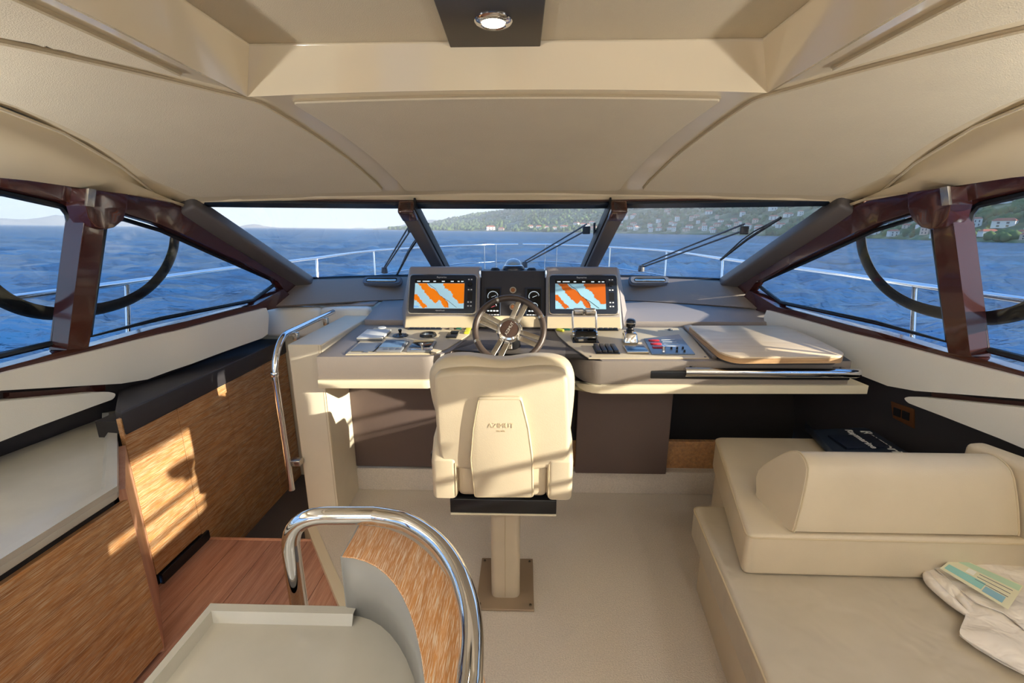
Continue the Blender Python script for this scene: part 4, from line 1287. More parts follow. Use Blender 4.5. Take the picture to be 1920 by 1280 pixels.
# bolster with a slanted end, and its neighbour along the side
prof = [(1.435, ZU), (1.425, ZU + .05), (1.475, ZU + .20), (1.515, ZU + .243), (1.57, ZU + .25), (1.63, ZU + .20), (1.70, ZU + .09), (1.66, ZU + .02), (1.63, ZU)]
prof = [(p.x, p.y) for p in spline([V((a, b, 0)) for a, b in prof], 3, closed=True)]


def bolster(name, xl_fn, xr_fn, label):
    e = empty(name, (1.5, 1.55, ZU)); tag(e, label, 'backrest cushion', 'backrest bolsters of the settee')
    bm = bmesh.new(); rings = []
    yc, zc_ = sum(p[0] for p in prof) / len(prof), sum(p[1] for p in prof) / len(prof)
    N_ = 12
    for i in range(N_ + 3):
        ring = []
        for y, z in prof:
            xa_, xb_ = xl_fn(y, z), xr_fn(y, z)
            if i == 0: t, k = 0, .985
            elif i == N_ + 2: t, k = 1, .97
            else: t, k = .012 + .976 * (i - 1) / N_, 1.0
            ring.append(bm.verts.new((xa_ + (xb_ - xa_) * t, yc + (y - yc) * k, zc_ + (z - zc_) * k)))
        rings.append(ring)
    n = len(prof)
    for A, B in zip(rings, rings[1:]):
        for j in range(n): bm.faces.new((A[j], A[(j + 1) % n], B[(j + 1) % n], B[j]))
    bm.faces.new(rings[0][::-1]); bm.faces.new(rings[-1])
    link('cover', frm(bm), LEATHER_SEAT, e, 45)
    tube('piping', [V((xl_fn(y, z) + .006, yc + (y - yc) * 1.0, zc_ + (z - zc_) * 1.0)) for y, z in prof], .0035, PIPING, e, seg=6, closed=True)
    tube('piping', [V((xr_fn(y, z) - .006, y, z)) for y, z in prof], .0035, PIPING, e, seg=6, closed=True)
    return e


pL = PY(1478, 990, 1.435)
bolster('backrest_bolster', lambda y, z: pL.x - .05 * (y - 1.435) + .30 * (z - ZU), lambda y, z: 1.865 - .1 * (y - 1.435), 'long cream backrest bolster across the settee')
e = empty('backrest_bolster', (2.0, 1.2, ZU)); tag(e, 'backrest bolster turning the corner at the right edge', 'backrest cushion', 'backrest bolsters of the settee')
prism('cover', round_poly([(1.868, 1.47), (1.84, 1.66), (1.92, 1.67), (2.06, 1.2), (2.09, -.6), (1.93, -.6), (1.90, 1.1)], .03, 4), ZU - .02, ZU + .255, LEATHER_SEAT, e, r=.03, seg=4)
e = cushion('seat_cushion', [(1.87, .2), (2.12, .2), (2.10, 1.36), (1.90, 1.30)], ZS, ZU - .03, 'rounded cream cushion corner at the right edge below the bolster', LEATHER_SEAT)

# folder and booklets on the raised cushion
f = empty('document_folder', PZ(1600, 830, ZU)); tag(f, 'dark plastic document folder lying behind the bolster', 'folder')
fp = [PZ(u, v, ZU + .012) for u, v in ((1512, 806), (1626, 801), (1725, 862), (1572, 866))]
prism('cover', round_poly([(p.x, p.y) for p in fp], [.005, .05, .03, .005], 4), ZU + .002, ZU + .014, FOLDER, f, r=.003)
sp0, sp1 = fp[0], fp[3]
loft('spine_flap', [[sp0 + V((0, 0, -.008)), sp1 + V((0, 0, -.008))], [sp0 + V((-.012, .0, .012)), sp1 + V((-.012, 0, .008))], [sp0 + V((-.006, .006, .045)), sp1 + V((-.006, 0, .03))]], FOLDER, f, thick=.003)
M = frame(fp[0], fp[1] - fp[0], V((.1, 1, 0)))
dvec = (fp[2] - fp[1]).normalized()


def lay_text(s, size, u, v, z, parent, m=WHITEINK):
    o = PZ(u, v, z); Mx = frame(o, dvec, V((0, 0, 1)).cross(dvec)); return text('lettering', s, size, Mx, m, parent, bold=.0006)


lay_text('Raymarine', .075, 1660, 833, ZU + .0145, f)
b_ = empty('booklet', PZ(1600, 828, ZU + .02)); tag(b_, 'navy booklet lying on the document folder', 'booklet')
bq = [PZ(u, v, ZU + .026) for u, v in ((1553, 815), (1630, 812), (1668, 836), (1588, 839))]
prism('cover', [(p.x, p.y) for p in bq], ZU + .014, ZU + .026, FOLDER_DARK, b_, r=.002)
lay_text('Raymarine', .05, 1614, 822, ZU + .0262, b_)

# white linen garment and paper on the seat cushion
g = empty('linen_garment', PZ(1850, 1120, ZS)); tag(g, 'crumpled white linen garment tossed on the settee', 'garment')


def cloth(name, px, z, amp, m, parent, seed, fold=.0, th=.004, sc=9.0):
    P = [PZ(u, v, z) for u, v in px]
    poly = [(p.x, p.y) for p in spline([V((p.x, p.y, 0)) for p in P], 4, closed=True)]
    cx_ = sum(a for a, b in poly) / len(poly); cy_ = sum(b for a, b in poly) / len(poly)

    def fn(x, y, t):
        d = min(math.hypot(x - a, y - b) for a, b in poly)
        edge = sstep(0, .05, d)
        w = noise.noise(V((x * sc + seed, y * sc, seed))) * .6 + noise.noise(V((x * sc * .5 + y * sc * .9, y * sc * .3, seed + 5))) * .9
        return V((x, y, z + t + fold * edge + amp * w * (.35 + .65 * edge)))
    o = sheet(name, poly, fn, m, parent, thick=th, step=.025)
    return o


cloth('lower_layer', ((1736, 1060), (1742, 1085), (1790, 1130), (1812, 1150), (1900, 1150), (1960, 1120), (1960, 1045), (1850, 1042), (1760, 1048)), ZS + .008, .012, LINEN, g, 1.0, .012)
cloth('middle_layer', ((1735, 1078), (1750, 1098), (1800, 1135), (1830, 1165), (1960, 1200), (1970, 1060), (1860, 1045), (1745, 1055)), ZS + .026, .016, LINEN, g, 3.0, .018)
cloth('sleeve', ((1808, 1160), (1800, 1188), (1830, 1210), (1880, 1240), (1940, 1270), (1990, 1250), (1990, 1180), (1900, 1150), (1840, 1120), (1818, 1135)), ZS + .030, .018, LINEN, g, 6.0, .016)
cloth('top_layer', ((1738, 1052), (1760, 1072), (1800, 1105), (1830, 1130), (1880, 1150), (1960, 1190), (1990, 1050), (1870, 1036), (1770, 1045)), ZS + .050, .010, LINEN, g, 9.0, .014)
for pp_, rr_ in ((((1738, 1058), (1752, 1078), (1790, 1110), (1822, 1150)), (.012, .020, .018, .010)), (((1737, 1072), (1746, 1092), (1785, 1128), (1815, 1152)), (.010, .018, .015, .008)), (((1815, 1130), (1850, 1160), (1900, 1185), (1960, 1215)), (.006, .015, .016, .012)), (((1760, 1048), (1800, 1044), (1870, 1040), (1940, 1048)), (.010, .016, .016, .014))):
    sp_ = spline([PZ(u, v, ZS + .03) for u, v in pp_], 5)
    tube('fold', sp_, [interp([(0, rr_[0]), (.33, rr_[1]), (.66, rr_[2]), (1, rr_[3])], i / (len(sp_) - 1)) for i in range(len(sp_))], LINEN, g, seg=10)
tube('hem', [PZ(u, v, ZS + .012) for u, v in ((1801, 1190), (1830, 1212), (1880, 1242), (1940, 1272))], .005, LINEN, g, seg=6)
pa_ = empty('paper_leaflet', PZ(1840, 1080, ZS + .08)); tag(pa_, 'green and cream paper form lying on the linen garment', 'leaflet')
zq = ZS + .082
lq = [PZ(u, v, zq) for u, v in ((1792, 1042), (1920, 1098), (1890, 1142), (1762, 1065))]


def lb(a, b): return lq[0].lerp(lq[1], a).lerp(lq[3].lerp(lq[2], a), b)


def lquad(name, a0, a1, b0, b1, dz, m, parent):
    o = prism(name, [(lb(a, b).x, lb(a, b).y) for a, b in ((a0, b0), (a1, b0), (a1, b1), (a0, b1))], zq + dz, zq + dz + .0005, m, parent)
    return o


sheet_ = prism('paper', [(p.x, p.y) for p in lq], zq - .001, zq, PAPER, pa_)
lquad('printed_band', .02, .98, .04, .26, 0, PAPER_G, pa_); lquad('printed_band', .04, .60, .58, .88, 0, PAPER_T, pa_); lquad('printed_box', .28, .40, .30, .52, 0, mat('paper_white', (232, 232, 222), .7), pa_)
for b in (.34, .48, .62): lquad('printed_line', .45, .92, b, b + .02, .0003, GREYPL, pa_)
lquad('stamp', .62, .90, .68, .92, .0003, INK, pa_)

# wall socket on the starboard side panel
so = empty('wall_socket', V((2.0, 2.0, .75))); tag(so, 'bronze double socket plate on the dark starboard panel', 'wall socket')
sq = [PSR(u, v) for u, v in ((1677, 752), (1720, 767), (1720, 803), (1681, 783))]
sheet('plate', sq, S(1, .012), BRONZE, so, thick=.008, step=.5, bevel=.002)
y0, y1 = max(p[0] for p in sq) - .02, min(p[0] for p in sq) + .02; z0_, z1_ = sum(p[1] for p in sq) / 4 - .022, sum(p[1] for p in sq) / 4 + .022
ym = (y0 + y1) / 2
for a, b in ((y0, ym + .004), (ym - .004, y1)): sheet('rocker', [(a, z0_), (b, z0_), (b, z1_), (a, z1_)], S(1, .020), BLACK, so, thick=.005, step=.5)

# ================================================================== LEFT SIDEBOARD
cab = empty('sideboard', (-1.7, .5, 0)); tag(cab, 'limed zebrano sideboard along the left wall', 'sideboard')
XF = -1.448
prism('carcass', [(XF - .02, 1.42), (-1.78, 1.78), (-2.05, 1.78), (-2.05, -2), (XF - .02, -2)], -.03, .745, BLACKVOID, cab)
rbox('front_panel', (XF - .005, .60, .345), (.022, 1.70, .71), .002, ZEB, cab, seg=1)
rbox('front_panel', (XF - .005, -1.13, .345), (.022, 1.74, .71), .002, ZEB, cab, seg=1)
pa2, pb2 = V((XF + .004, 1.452, 0)), V((-1.752, 1.795, 0))
dd = (pb2 - pa2).normalized(); nn = V((dd.y, -dd.x, 0))
prism('end_panel', [(pa2.x, pa2.y), (pb2.x, pb2.y), (pb2.x - .02, pb2.y - .014), (pa2.x - .02, pa2.y - .014)][::-1], -.03, .745, WOODPINK, cab)
wt = empty('sideboard_worktop', (-1.75, .8, .76)); tag(wt, 'grey worktop tray with a raised rim on the left sideboard', 'worktop')
ot = [(-1.41, -2), (-1.41, 1.39), (-2.035, 2.07), (-2.07, 2.03), (-2.14, 1.6), (-2.14, -2)]
prism('slab', round_poly(ot, [0, .02, .02, .02, 0, 0], 3), .748, .775, STONE, wt, r=.004)
bm = bmesh.new()
rp = [V(p + (0,)) for p in [(-1.41, -2), (-1.41, 1.39), (-2.035, 2.07), (-2.07, 2.04)]]
inn = [V(p + (0,)) for p in [(-1.455, -2), (-1.455, 1.37), (-2.04, 2.01), (-2.07, 2.02)]]
loft('rim', [[V((p.x, p.y, .775)) for p in rp], [V((p.x * .998, p.y, .797)) for p in rp], [V((a.x * .35 + b.x * .65, a.y * .35 + b.y * .65, .800)) for a, b in zip(rp, inn)], [V((p.x, p.y, .775)) for p in inn]], STONE, wt, smooth=30)

# ================================================================== FOREGROUND COUNTER, UPSTAND AND RAIL
ZC = .90
fc_ = empty('galley_cabinet', (-.4, .3, 0)); tag(fc_, 'limed oak cabinet under the rounded foreground counter', 'cabinet')
rx, ry, xc, yc = .50, .62, -.375, .20        # the rounded outer side
cen = V((-.312, .18))
fl, fr_ = PZ(391, 1132, ZC), PZ(655, 1134, ZC)


def curve_pts(a, b, n=16, t0=90, t1=-10):
    return [(cen.x + a * math.cos(math.radians(t0 + (t1 - t0) * i / n)), cen.y + b * math.sin(math.radians(t0 + (t1 - t0) * i / n))) for i in range(n + 1)]


ytop = fr_.y
bI = ytop - cen.y - .005                     # inner face of the upstand
inner_c = curve_pts(.285, bI, 18)
outer_c = curve_pts(.375, bI + .105, 18)
prism('carcass', [(fl.x + .02, -.6), (fl.x + .02, ytop - .02), (cen.x, ytop + .0)] + outer_c[1:] + [(outer_c[-1][0], -.6)], -.03, ZC - .035, CAPWOOD, fc_)
ct = empty('counter_worktop', (-.4, .5, ZC)); tag(ct, 'beige-grey worktop with a raised rim in the foreground', 'worktop')
prism('slab', [(fl.x, -.6), (fl.x, ytop), (cen.x, ytop)] + inner_c[1:] + [(inner_c[-1][0], -.6)], ZC - .035, ZC - .02, STONE, ct)
rimo = [(fl.x, -.6), (fl.x, ytop), (cen.x + .02, ytop)]; rimi = [(fl.x + .028, -.6), (fl.x + .028, ytop - .035), (cen.x + .02, ytop - .035)]
loft('rim', [[V((a, b, ZC - .035)) for a, b in rimo], [V((a, b, ZC - .003)) for a, b in rimo], [V((a * .9 + c * .1, b * .9 + d * .1, ZC)) for (a, b), (c, d) in zip(rimo, rimi)], [V((a * .35 + c * .65, b * .35 + d * .65, ZC)) for (a, b), (c, d) in zip(rimo, rimi)], [V((a, b, ZC - .021)) for a, b in rimi]], STONE, ct, smooth=25)
us_ = empty('curved_upstand', (-.2, .6, ZC)); tag(us_, 'curved grey upstand with a limed wood cap beside the foreground counter', 'upstand')
ZT = 1.03
loft('inner_face', [[V((a, b, ZC - .03)) for a, b in inner_c], [V((a, b, ZT - .002)) for a, b in inner_c]], STONE_GREY, us_, thick=.003)
prism('cap', inner_c + outer_c[::-1], ZT - .03, ZT, CAPWOOD, us_, r=.0015, seg=1)
loft('outer_face', [[V((a, b, ZC - .035)) for a, b in outer_c], [V((a, b, ZT - .03)) for a, b in outer_c]], CAPWOOD, us_, thick=.003)
prism('end_block', [(inner_c[0][0] - .003, inner_c[0][1]), (inner_c[0][0] + .02, inner_c[0][1]), (outer_c[0][0] + .02, outer_c[0][1]), (outer_c[0][0] - .003, outer_c[0][1])], ZC - .03, ZT - .001, STONE_GREY, us_)
# chrome hoop
hp = empty('chrome_hoop_rail', PY(590, 1130, .88)); tag(hp, 'thick polished chrome hoop rail in the foreground', 'handrail')
ZR = 1.085
plan = [PZ(u, v, ZR) for u, v in ((700, 966), (760, 978), (815, 1013), (853, 1063), (876, 1125), (884, 1190), (880, 1280))]
yb = plan[0].y
head_ = fillet([V((-.455, yb - .005, .5)), V((-.455, yb - .005, ZR)), plan[0]], .10, 10)
pts2 = head_[:-1] + spline(plan, 6)
pts2 += [V((pts2[-1].x - .005, .2, ZR)), V((pts2[-1].x - .03, -.3, ZR))]
tube('rail', pts2, .0195, CHROME, hp, seg=20)

# handrail on the half wall
hr = empty('stair_handrail', (-1.27, 2.4, 1.0)); tag(hr, 'bent chrome handrail on the stair side of the half wall', 'handrail')
XH = -1.268
P0, P1 = PX(634, 592, XH), PX(549, 634, XH)
P2 = PX(527, 690, XH - .01); P3 = PX(568, 920, XH + .0)
p_a, p_b, p_c, p_d = V((XH, 3.02, 1.145)), V((XH, 2.33, 1.135)), V((XH, 2.22, .99)), V((XH, 2.235, .24))
tube('rail', fillet([p_a, p_b, p_c, p_d], .12, 8), .017, CHROME, hr, seg=16)
for q_ in (V((XH, 2.85, 1.10)), V((XH, 2.45, 1.095))): rbox('bracket', (q_.x + .02, q_.y, q_.z + .01), (.03, .03, .05), .005, SATIN, hr)
rbox('bracket', (XH + .03, 2.27, .40), (.06, .05, .035), .006, SATIN, hr)
lathe('collar', [(.019, -.012), (.0215, -.008), (.0215, .008), (.019, .012)], CHROME, hr, Matrix.Translation((XH, 2.222, .95)), seg=18)

# ================================================================== OUTSIDE
TILT = math.radians(.66)                     # the boat heels a little against the sea
RT = Matrix.Translation((0, 0, 1.7)) @ Matrix.Rotation(TILT, 4, 'Y') @ Matrix.Translation((0, 0, -1.7))
SEA_Z = -1.5


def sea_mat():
    m = bpy.data.materials.new('sea_water'); m.use_nodes = True
    nt = m.node_tree; nt.nodes.clear(); N = nt.nodes.new; L = nt.links.new
    body = N('ShaderNodeBsdfDiffuse'); gloss = N('ShaderNodeBsdfGlossy'); gloss.inputs['Roughness'].default_value = .18
    gloss.inputs['Color'].default_value = (.75, .88, 1, 1)
    fr = N('ShaderNodeFresnel'); fr.inputs['IOR'].default_value = 1.33
    cl = N('ShaderNodeMapRange'); cl.inputs[1].default_value = .02; cl.inputs[2].default_value = .9; cl.inputs[3].default_value = .02; cl.inputs[4].default_value = .36
    mx = N('ShaderNodeMixShader'); out = N('ShaderNodeOutputMaterial')
    L(fr.outputs[0], cl.inputs[0]); L(cl.outputs[0], mx.inputs[0]); L(body.outputs[0], mx.inputs[1]); L(gloss.outputs[0], mx.inputs[2]); L(mx.outputs[0], out.inputs[0])
    tc = N('ShaderNodeTexCoord')
    hs = []
    for sc, st, det in (((.05, .10, .1), 1.6, 2), ((.30, .55, .4), .5, 3), ((1.6, 2.6, 2.0), .12, 3)):
        mp = N('ShaderNodeMapping'); mp.inputs['Scale'].default_value = sc; mp.inputs['Rotation'].default_value = (0, 0, .35)
        n = N('ShaderNodeTexNoise'); n.inputs['Scale'].default_value = 1; n.inputs['Detail'].default_value = det; n.inputs['Roughness'].default_value = .6; n.inputs['Distortion'].default_value = .5
        L(tc.outputs['Object'], mp.inputs[0]); L(mp.outputs[0], n.inputs['Vector'])
        mu = N('ShaderNodeMath'); mu.operation = 'MULTIPLY'; mu.inputs[1].default_value = st
        L(n.outputs['Fac'], mu.inputs[0]); hs.append(mu.outputs[0])
    a = N('ShaderNodeMath'); a.operation = 'ADD'; L(hs[0], a.inputs[0]); L(hs[1], a.inputs[1])
    c = N('ShaderNodeMath'); c.operation = 'ADD'; L(a.outputs[0], c.inputs[0]); L(hs[2], c.inputs[1])
    bp = N('ShaderNodeBump'); bp.inputs['Strength'].default_value = 1.0; bp.inputs['Distance'].default_value = 1.0
    L(c.outputs[0], bp.inputs['Height']); 
    for n_ in (gloss, fr): L(bp.outputs[0], n_.inputs['Normal'])
    L(bp.outputs[0], body.inputs['Normal'])
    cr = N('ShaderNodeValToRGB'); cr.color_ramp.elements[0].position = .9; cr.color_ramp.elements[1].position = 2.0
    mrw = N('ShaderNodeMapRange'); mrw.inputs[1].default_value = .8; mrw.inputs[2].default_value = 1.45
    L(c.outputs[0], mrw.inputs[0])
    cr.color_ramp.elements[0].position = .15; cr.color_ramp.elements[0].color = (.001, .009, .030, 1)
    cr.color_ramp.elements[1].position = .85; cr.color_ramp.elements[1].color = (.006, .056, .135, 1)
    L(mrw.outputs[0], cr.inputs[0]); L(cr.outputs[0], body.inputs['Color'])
    return m




def wave(x, y):
    """Wind chop: crests run across the breeze; dies away with distance, where the shader's relief takes over."""
    r = math.hypot(x, y)
    f = 1 - sstep(120, 420, r)
    if f <= 0: return 0
    u, v = x * .94 + y * .34, -x * .34 + y * .94
    a = noise.noise(V((u * .10, v * .24, 2)))
    b = noise.noise(V((u * .28 + a, v * .62, 7)))
    c = noise.noise(V((u * .9, v * 1.7 + b, 11)))
    return f * (.60 * (1 - 2 * abs(a)) + .36 * (1 - 2 * abs(b)) + .10 * c - .4)


bm = bmesh.new()
rad = [0] + [5 * 1.036 ** i for i in range(130)] + [700, 1200, 2400, 5000, 12000, 30000]
seg = 540; rings = []
for r in rad:
    rings.append([bm.verts.new((0, 0, SEA_Z))] if r == 0 else [bm.verts.new((r * math.cos(2 * math.pi * j / seg), r * math.sin(2 * math.pi * j / seg), SEA_Z + (wave(r * math.cos(2 * math.pi * j / seg), r * math.sin(2 * math.pi * j / seg)) if j < seg * .58 or j > seg * .92 else 0))) for j in range(seg)])
for A, B in zip(rings, rings[1:]):
    for j in range(seg):
        if len(A) == 1: bm.faces.new((A[0], B[j], B[(j + 1) % seg]))
        else: bm.faces.new((A[j], B[j], B[(j + 1) % seg], A[(j + 1) % seg]))
bm.transform(RT)
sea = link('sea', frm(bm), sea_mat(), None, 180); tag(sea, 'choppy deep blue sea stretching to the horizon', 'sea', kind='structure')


def az(u): return math.degrees(math.atan2(*(lambda r: (r.x, r.y))(ray(u, 432))))


# island to starboard: shore distance and ridge height (both by bearing in degrees, 0 = ahead)
SHORE = [(az(700), 1700), (az(835), 1350), (az(1000), 1050), (az(1200), 860), (az(1400), 720), (az(1600), 520), (az(1760), 400), (az(1920), 330), (62, 300), (80, 320), (110, 500)]
RIDGE = smooth_tab([(az(700), 0), (az(740), 6), (az(790), 18), (az(835), 46), (az(880), 70), (az(915), 80), (az(960), 100), (az(990), 122), (az(1060), 142), (az(1150), 152), (az(1300), 150), (az(1500), 118), (az(1700), 74), (az(1850), 50), (az(1920), 46), (62, 44), (80, 40), (110, 10)])


def terrain(b, k):
    """b bearing deg, k 0..1 from the shore to the crest and 1..1.6 behind it."""
    D = interp(SHORE, b)
    r = D * (1 + .75 * k)
    h = interp(RIDGE, b)
    z = h * (sstep(-.15, 1.05, k) - sstep(-.15, 1.05, 0)) if k <= 1 else h * (1 - .6 * (k - 1))
    x, y = r * math.sin(math.radians(b)), r * math.cos(math.radians(b))
    z += (noise.noise(V((x * .006, y * .006, 0))) * 10 + noise.noise(V((x * .02, y * .02, 3))) * 4) * min(1, k * 3) * min(1, h / 50)
    return V((x, y, SEA_Z + max(z, 0 if k > 0 else -1) + (.8 if k > 0 else -1)))


def land_mat():
    m = bpy.data.materials.new('scrub_ground'); m.use_nodes = True
    nt = m.node_tree; b = nt.nodes['Principled BSDF']; N = nt.nodes.new; L = nt.links.new
    b.inputs['Roughness'].default_value = .95; b.inputs['Specular IOR Level'].default_value = .1
    tc = N('ShaderNodeTexCoord'); n = N('ShaderNodeTexNoise'); n.inputs['Scale'].default_value = .045; n.inputs['Detail'].default_value = 8
    L(tc.outputs['Object'], n.inputs['Vector'])
    r = N('ShaderNodeValToRGB'); e = r.color_ramp.elements
    e[0].position = .35; e[0].color = lin((70, 84, 52)) + (1,); e[1].position = .68; e[1].color = lin((156, 150, 118)) + (1,)
    x = e.new(.52); x.color = lin((104, 116, 74)) + (1,)
    L(n.outputs['Fac'], r.inputs[0]); L(r.outputs[0], b.inputs['Base Color'])
    return m


LAND = land_mat()
bm = bmesh.new()
b0, b1 = az(700), 105
nb, nk = 220, 26
G = [[bm.verts.new(RT @ terrain(b0 + (b1 - b0) * i / nb, -.02 + 1.6 * j / nk)) for j in range(nk + 1)] for i in range(nb + 1)]
for i in range(nb):
    for j in range(nk): bm.faces.new((G[i][j], G[i][j + 1], G[i + 1][j + 1], G[i + 1][j]))
isl = link('island_hill', frm(bm), LAND, None, 60); tag(isl, 'wooded island hillside rising beyond the water on the right', 'hill', kind='structure')

# far pale hills on the horizon to port and ahead
FARM = mat('far_hill_rock', (150, 150, 146), .95, spec=.05)
for pts, D, lab in (([(-40, 414), (0, 409), (40, 411), (75, 408), (105, 403), (135, 406), (180, 412), (235, 416), (265, 423)], 9000, 'low hazy hills on the horizon beyond the port side windows'),
                    ([(425, 429), (450, 424), (475, 420), (500, 424), (530, 427), (560, 429)], 14000, 'tiny hazy hill on the horizon left of the middle pane'),
                    ([(640, 431), (668, 427), (690, 428), (715, 427), (745, 424), (790, 414), (815, 412), (840, 416), (870, 425), (900, 431)], 6000, 'small hazy hill behind the tip of the island')):
    bm = bmesh.new(); R = []
    dn = spline([V((u, v, 0)) for u, v in pts], 4)
    for p in dn:
        rr = ray(p.x, p.y); hz = math.hypot(rr.x, rr.y)
        pt = EYE + rr * (D / hz)
        pt = pt + V((0, 0, noise.noise(V((p.x * .12, 1, D))) * D * .0012))
        d = V((rr.x, rr.y, 0)) / hz
        base = RT @ V((EYE.x + d.x * D * .9, EYE.y + d.y * D * .9, SEA_Z - .5))
        back = RT @ V((EYE.x + d.x * D * 1.15, EYE.y + d.y * D * 1.15, SEA_Z - .5))
        R.append([bm.verts.new(base), bm.verts.new(base.lerp(pt, .6) + V((0, 0, .1 * (pt.z - base.z)))), bm.verts.new(pt), bm.verts.new(back)])
    for A, B in zip(R, R[1:]):
        for j in range(3): bm.faces.new((A[j], A[j + 1], B[j + 1], B[j]))
    o = link('far_hill', frm(bm), FARM, None, 80); tag(o, lab, 'hill', kind='structure')

# houses on the shore
HW = mat('house_wall', (236, 230, 218), .8); HW2 = mat('house_wall_warm', (222, 196, 170), .8)
HR = mat('house_roof', (186, 104, 74), .85); HG = mat('house_window', (60, 66, 74), .3)


def house_meshes(w, d, h, rh):
    bm = bmesh.new(); bmesh.ops.create_cube(bm, size=1); bmesh.ops.scale(bm, vec=(w, d, h), verts=bm.verts); bmesh.ops.translate(bm, vec=(0, 0, h / 2), verts=bm.verts); wall = frm(bm); wall.materials.append(HW)
    bm = bmesh.new()
    a = [bm.verts.new(p) for p in ((-w * .54, -d * .56, h), (w * .54, -d * .56, h), (w * .54, d * .56, h), (-w * .54, d * .56, h), (-w * .36, 0, h + rh), (w * .36, 0, h + rh))]
    for f in ((0, 1, 5, 4), (1, 2, 5), (2, 3, 4, 5), (3, 0, 4), (3, 2, 1, 0)): bm.faces.new([a[i] for i in f])
    rf = frm(bm); rf.materials.append(HR)
    bm = bmesh.new(); bmesh.ops.create_cube(bm, size=1); bmesh.ops.scale(bm, vec=(w * .12, .2, h * .24), verts=bm.verts); wi = frm(bm); wi.materials.append(HG)
    return wall, rf, wi, (w, d, h)


HOUSES = []
KH = [house_meshes(10, 8, 6.5, 2.2), house_meshes(14, 9, 6, 2.4), house_meshes(8, 8, 9, 1.8), house_meshes(18, 10, 8, 2.5)]
HWm = [k[0].copy() for k in KH]
for m_ in HWm: m_.materials.clear(); m_.materials.append(HW2)


def house(b, k, kind, sc, label, group, warm=False, rot=0, nwin=4):
    p = RT @ terrain(b, k)
    e = empty('house', p - V((0, 0, .6 * sc))); e.scale = (sc,) * 3
    e.rotation_euler = (0, 0, math.radians(-b + rot))
    tag(e, label, 'house', group)
    d_ = V((p.x, p.y, 0)).normalized() * 7 * sc
    HOUSES.append((p.x, p.y, 17 * sc)); HOUSES.append((p.x - d_.x * 1.6, p.y - d_.y * 1.6, 13 * sc)); HOUSES.append((p.x - d_.x * 3, p.y - d_.y * 3, 9 * sc))
    wall, rf, wi, (w, d, h) = KH[kind]
    for nm, me_ in (('wall', HWm[kind] if warm else wall), ('roof', rf)):
        o = bpy.data.objects.new(nm, me_); COL.objects.link(o); o.parent = e
    n = nwin // 2
    for i in range(n):
        for z in (.3, .72):
            o = bpy.data.objects.new('window', wi); COL.objects.link(o); o.parent = e
            o.location = ((i - (n - 1) / 2) * w * .8 / n, -d / 2 - .05, h * z)


def lab_for(u, warm, kind):
    pane = 'right windscreen pane' if u < 1590 else ('starboard quarter window' if u < 1790 else 'aft starboard window')
    return ('sand-coloured ' if warm else 'white ') + ('small', 'wide', 'tall')[kind] + ' red-roofed house on the far shore through the ' + pane

n = tries = 0
while n < 92:
    u = random.choice([random.uniform(1060, 1560), random.uniform(1100, 1500), random.uniform(1620, 1760), random.uniform(1820, 1930)])
    k = abs(random.gauss(0, .13)) + .03
    if u > 1600: k = random.uniform(.02, .22)
    if k > .5: continue
    pp_ = RT @ terrain(az(u), k)
    if any(math.hypot(pp_.x - h_[0], pp_.y - h_[1]) < 15 for h_ in HOUSES[::3]): tries += 1; n += (tries > 900); continue
    kd, wm_ = random.randrange(3), random.random() < .3
    lb_ = lab_for(u, wm_, kd)
    house(az(u), k, kd, random.uniform(.55, .95) * (1 if u < 1600 else .75), lb_, lb_.replace('house', 'houses').replace('sand-coloured', 'sand').replace(' through the', ' in the'), wm_, random.uniform(-35, 35))
    n += 1
house(az(920), .035, 3, 1.25, 'lone large pale house at the waterside point seen through the middle pane', None, False, 10)
house(az(940), .03, 1, 1.0, 'lower warm-coloured house right beside the lone large house on the point', None, True, -10)
for u in (995, 1010, 1025, 1040, 1055): house(az(u), random.uniform(.05, .12), random.randrange(3), .9, 'small pale house on the slope at the right of the middle pane', 'houses at the right of the middle pane')
house(az(1874), .5, 3, 1.0, 'large white terraced house on the hill beyond the aft starboard window', None, False, 0, 8)
house(az(1443), .34, 2, 1.25, 'tall white house standing alone above the shore houses', None, False, 20)

# trees of the hillside: uncountable, one mass of small crowns
TREE = mat('tree_crowns', (88, 108, 62), .95, var=.35, vscale=.03, spec=.05)
vs, fs = [], []
ico = bmesh.new(); bmesh.ops.create_icosphere(ico, subdivisions=1, radius=1); ico.verts.ensure_lookup_table()
iv = [v.co.copy() for v in ico.verts]; jf = [[v.index for v in f.verts] for f in ico.faces]; ico.free()
for i in range(9000):
    b = b0 + (78 - b0) * random.random() ** 1.0
    k = random.random() ** 1.1 * 1.08 + .015
    if interp(RIDGE, b) < 4: continue
    p = terrain(b, k)
    if noise.noise(V((p.x * .012, p.y * .012, 9))) < -.22: continue
    D = interp(SHORE, b)
    if any(abs(p.x - hx_) + abs(p.y - hy_) < hs_ for hx_, hy_, hs_ in HOUSES): continue
    r = random.uniform(.9, 1.9) * (1.1 + D / 500)
    base = len(vs)
    for q in iv:
        w = 1 + .3 * noise.noise(q * 1.7 + V((i * 3.1, 0, 0)))
        vs.append(RT @ (p + V((q.x * r * w, q.y * r * w, q.z * r * w * 1.1 + r * .5))))
    fs += [[base + j for j in f] for f in jf]
me = bpy.data.meshes.new('trees'); me.from_pydata(vs, [], fs)
tr = link('hillside_trees', me, TREE, None, 80); tag(tr, 'green trees and scrub covering the island hillside', 'trees', kind='stuff')

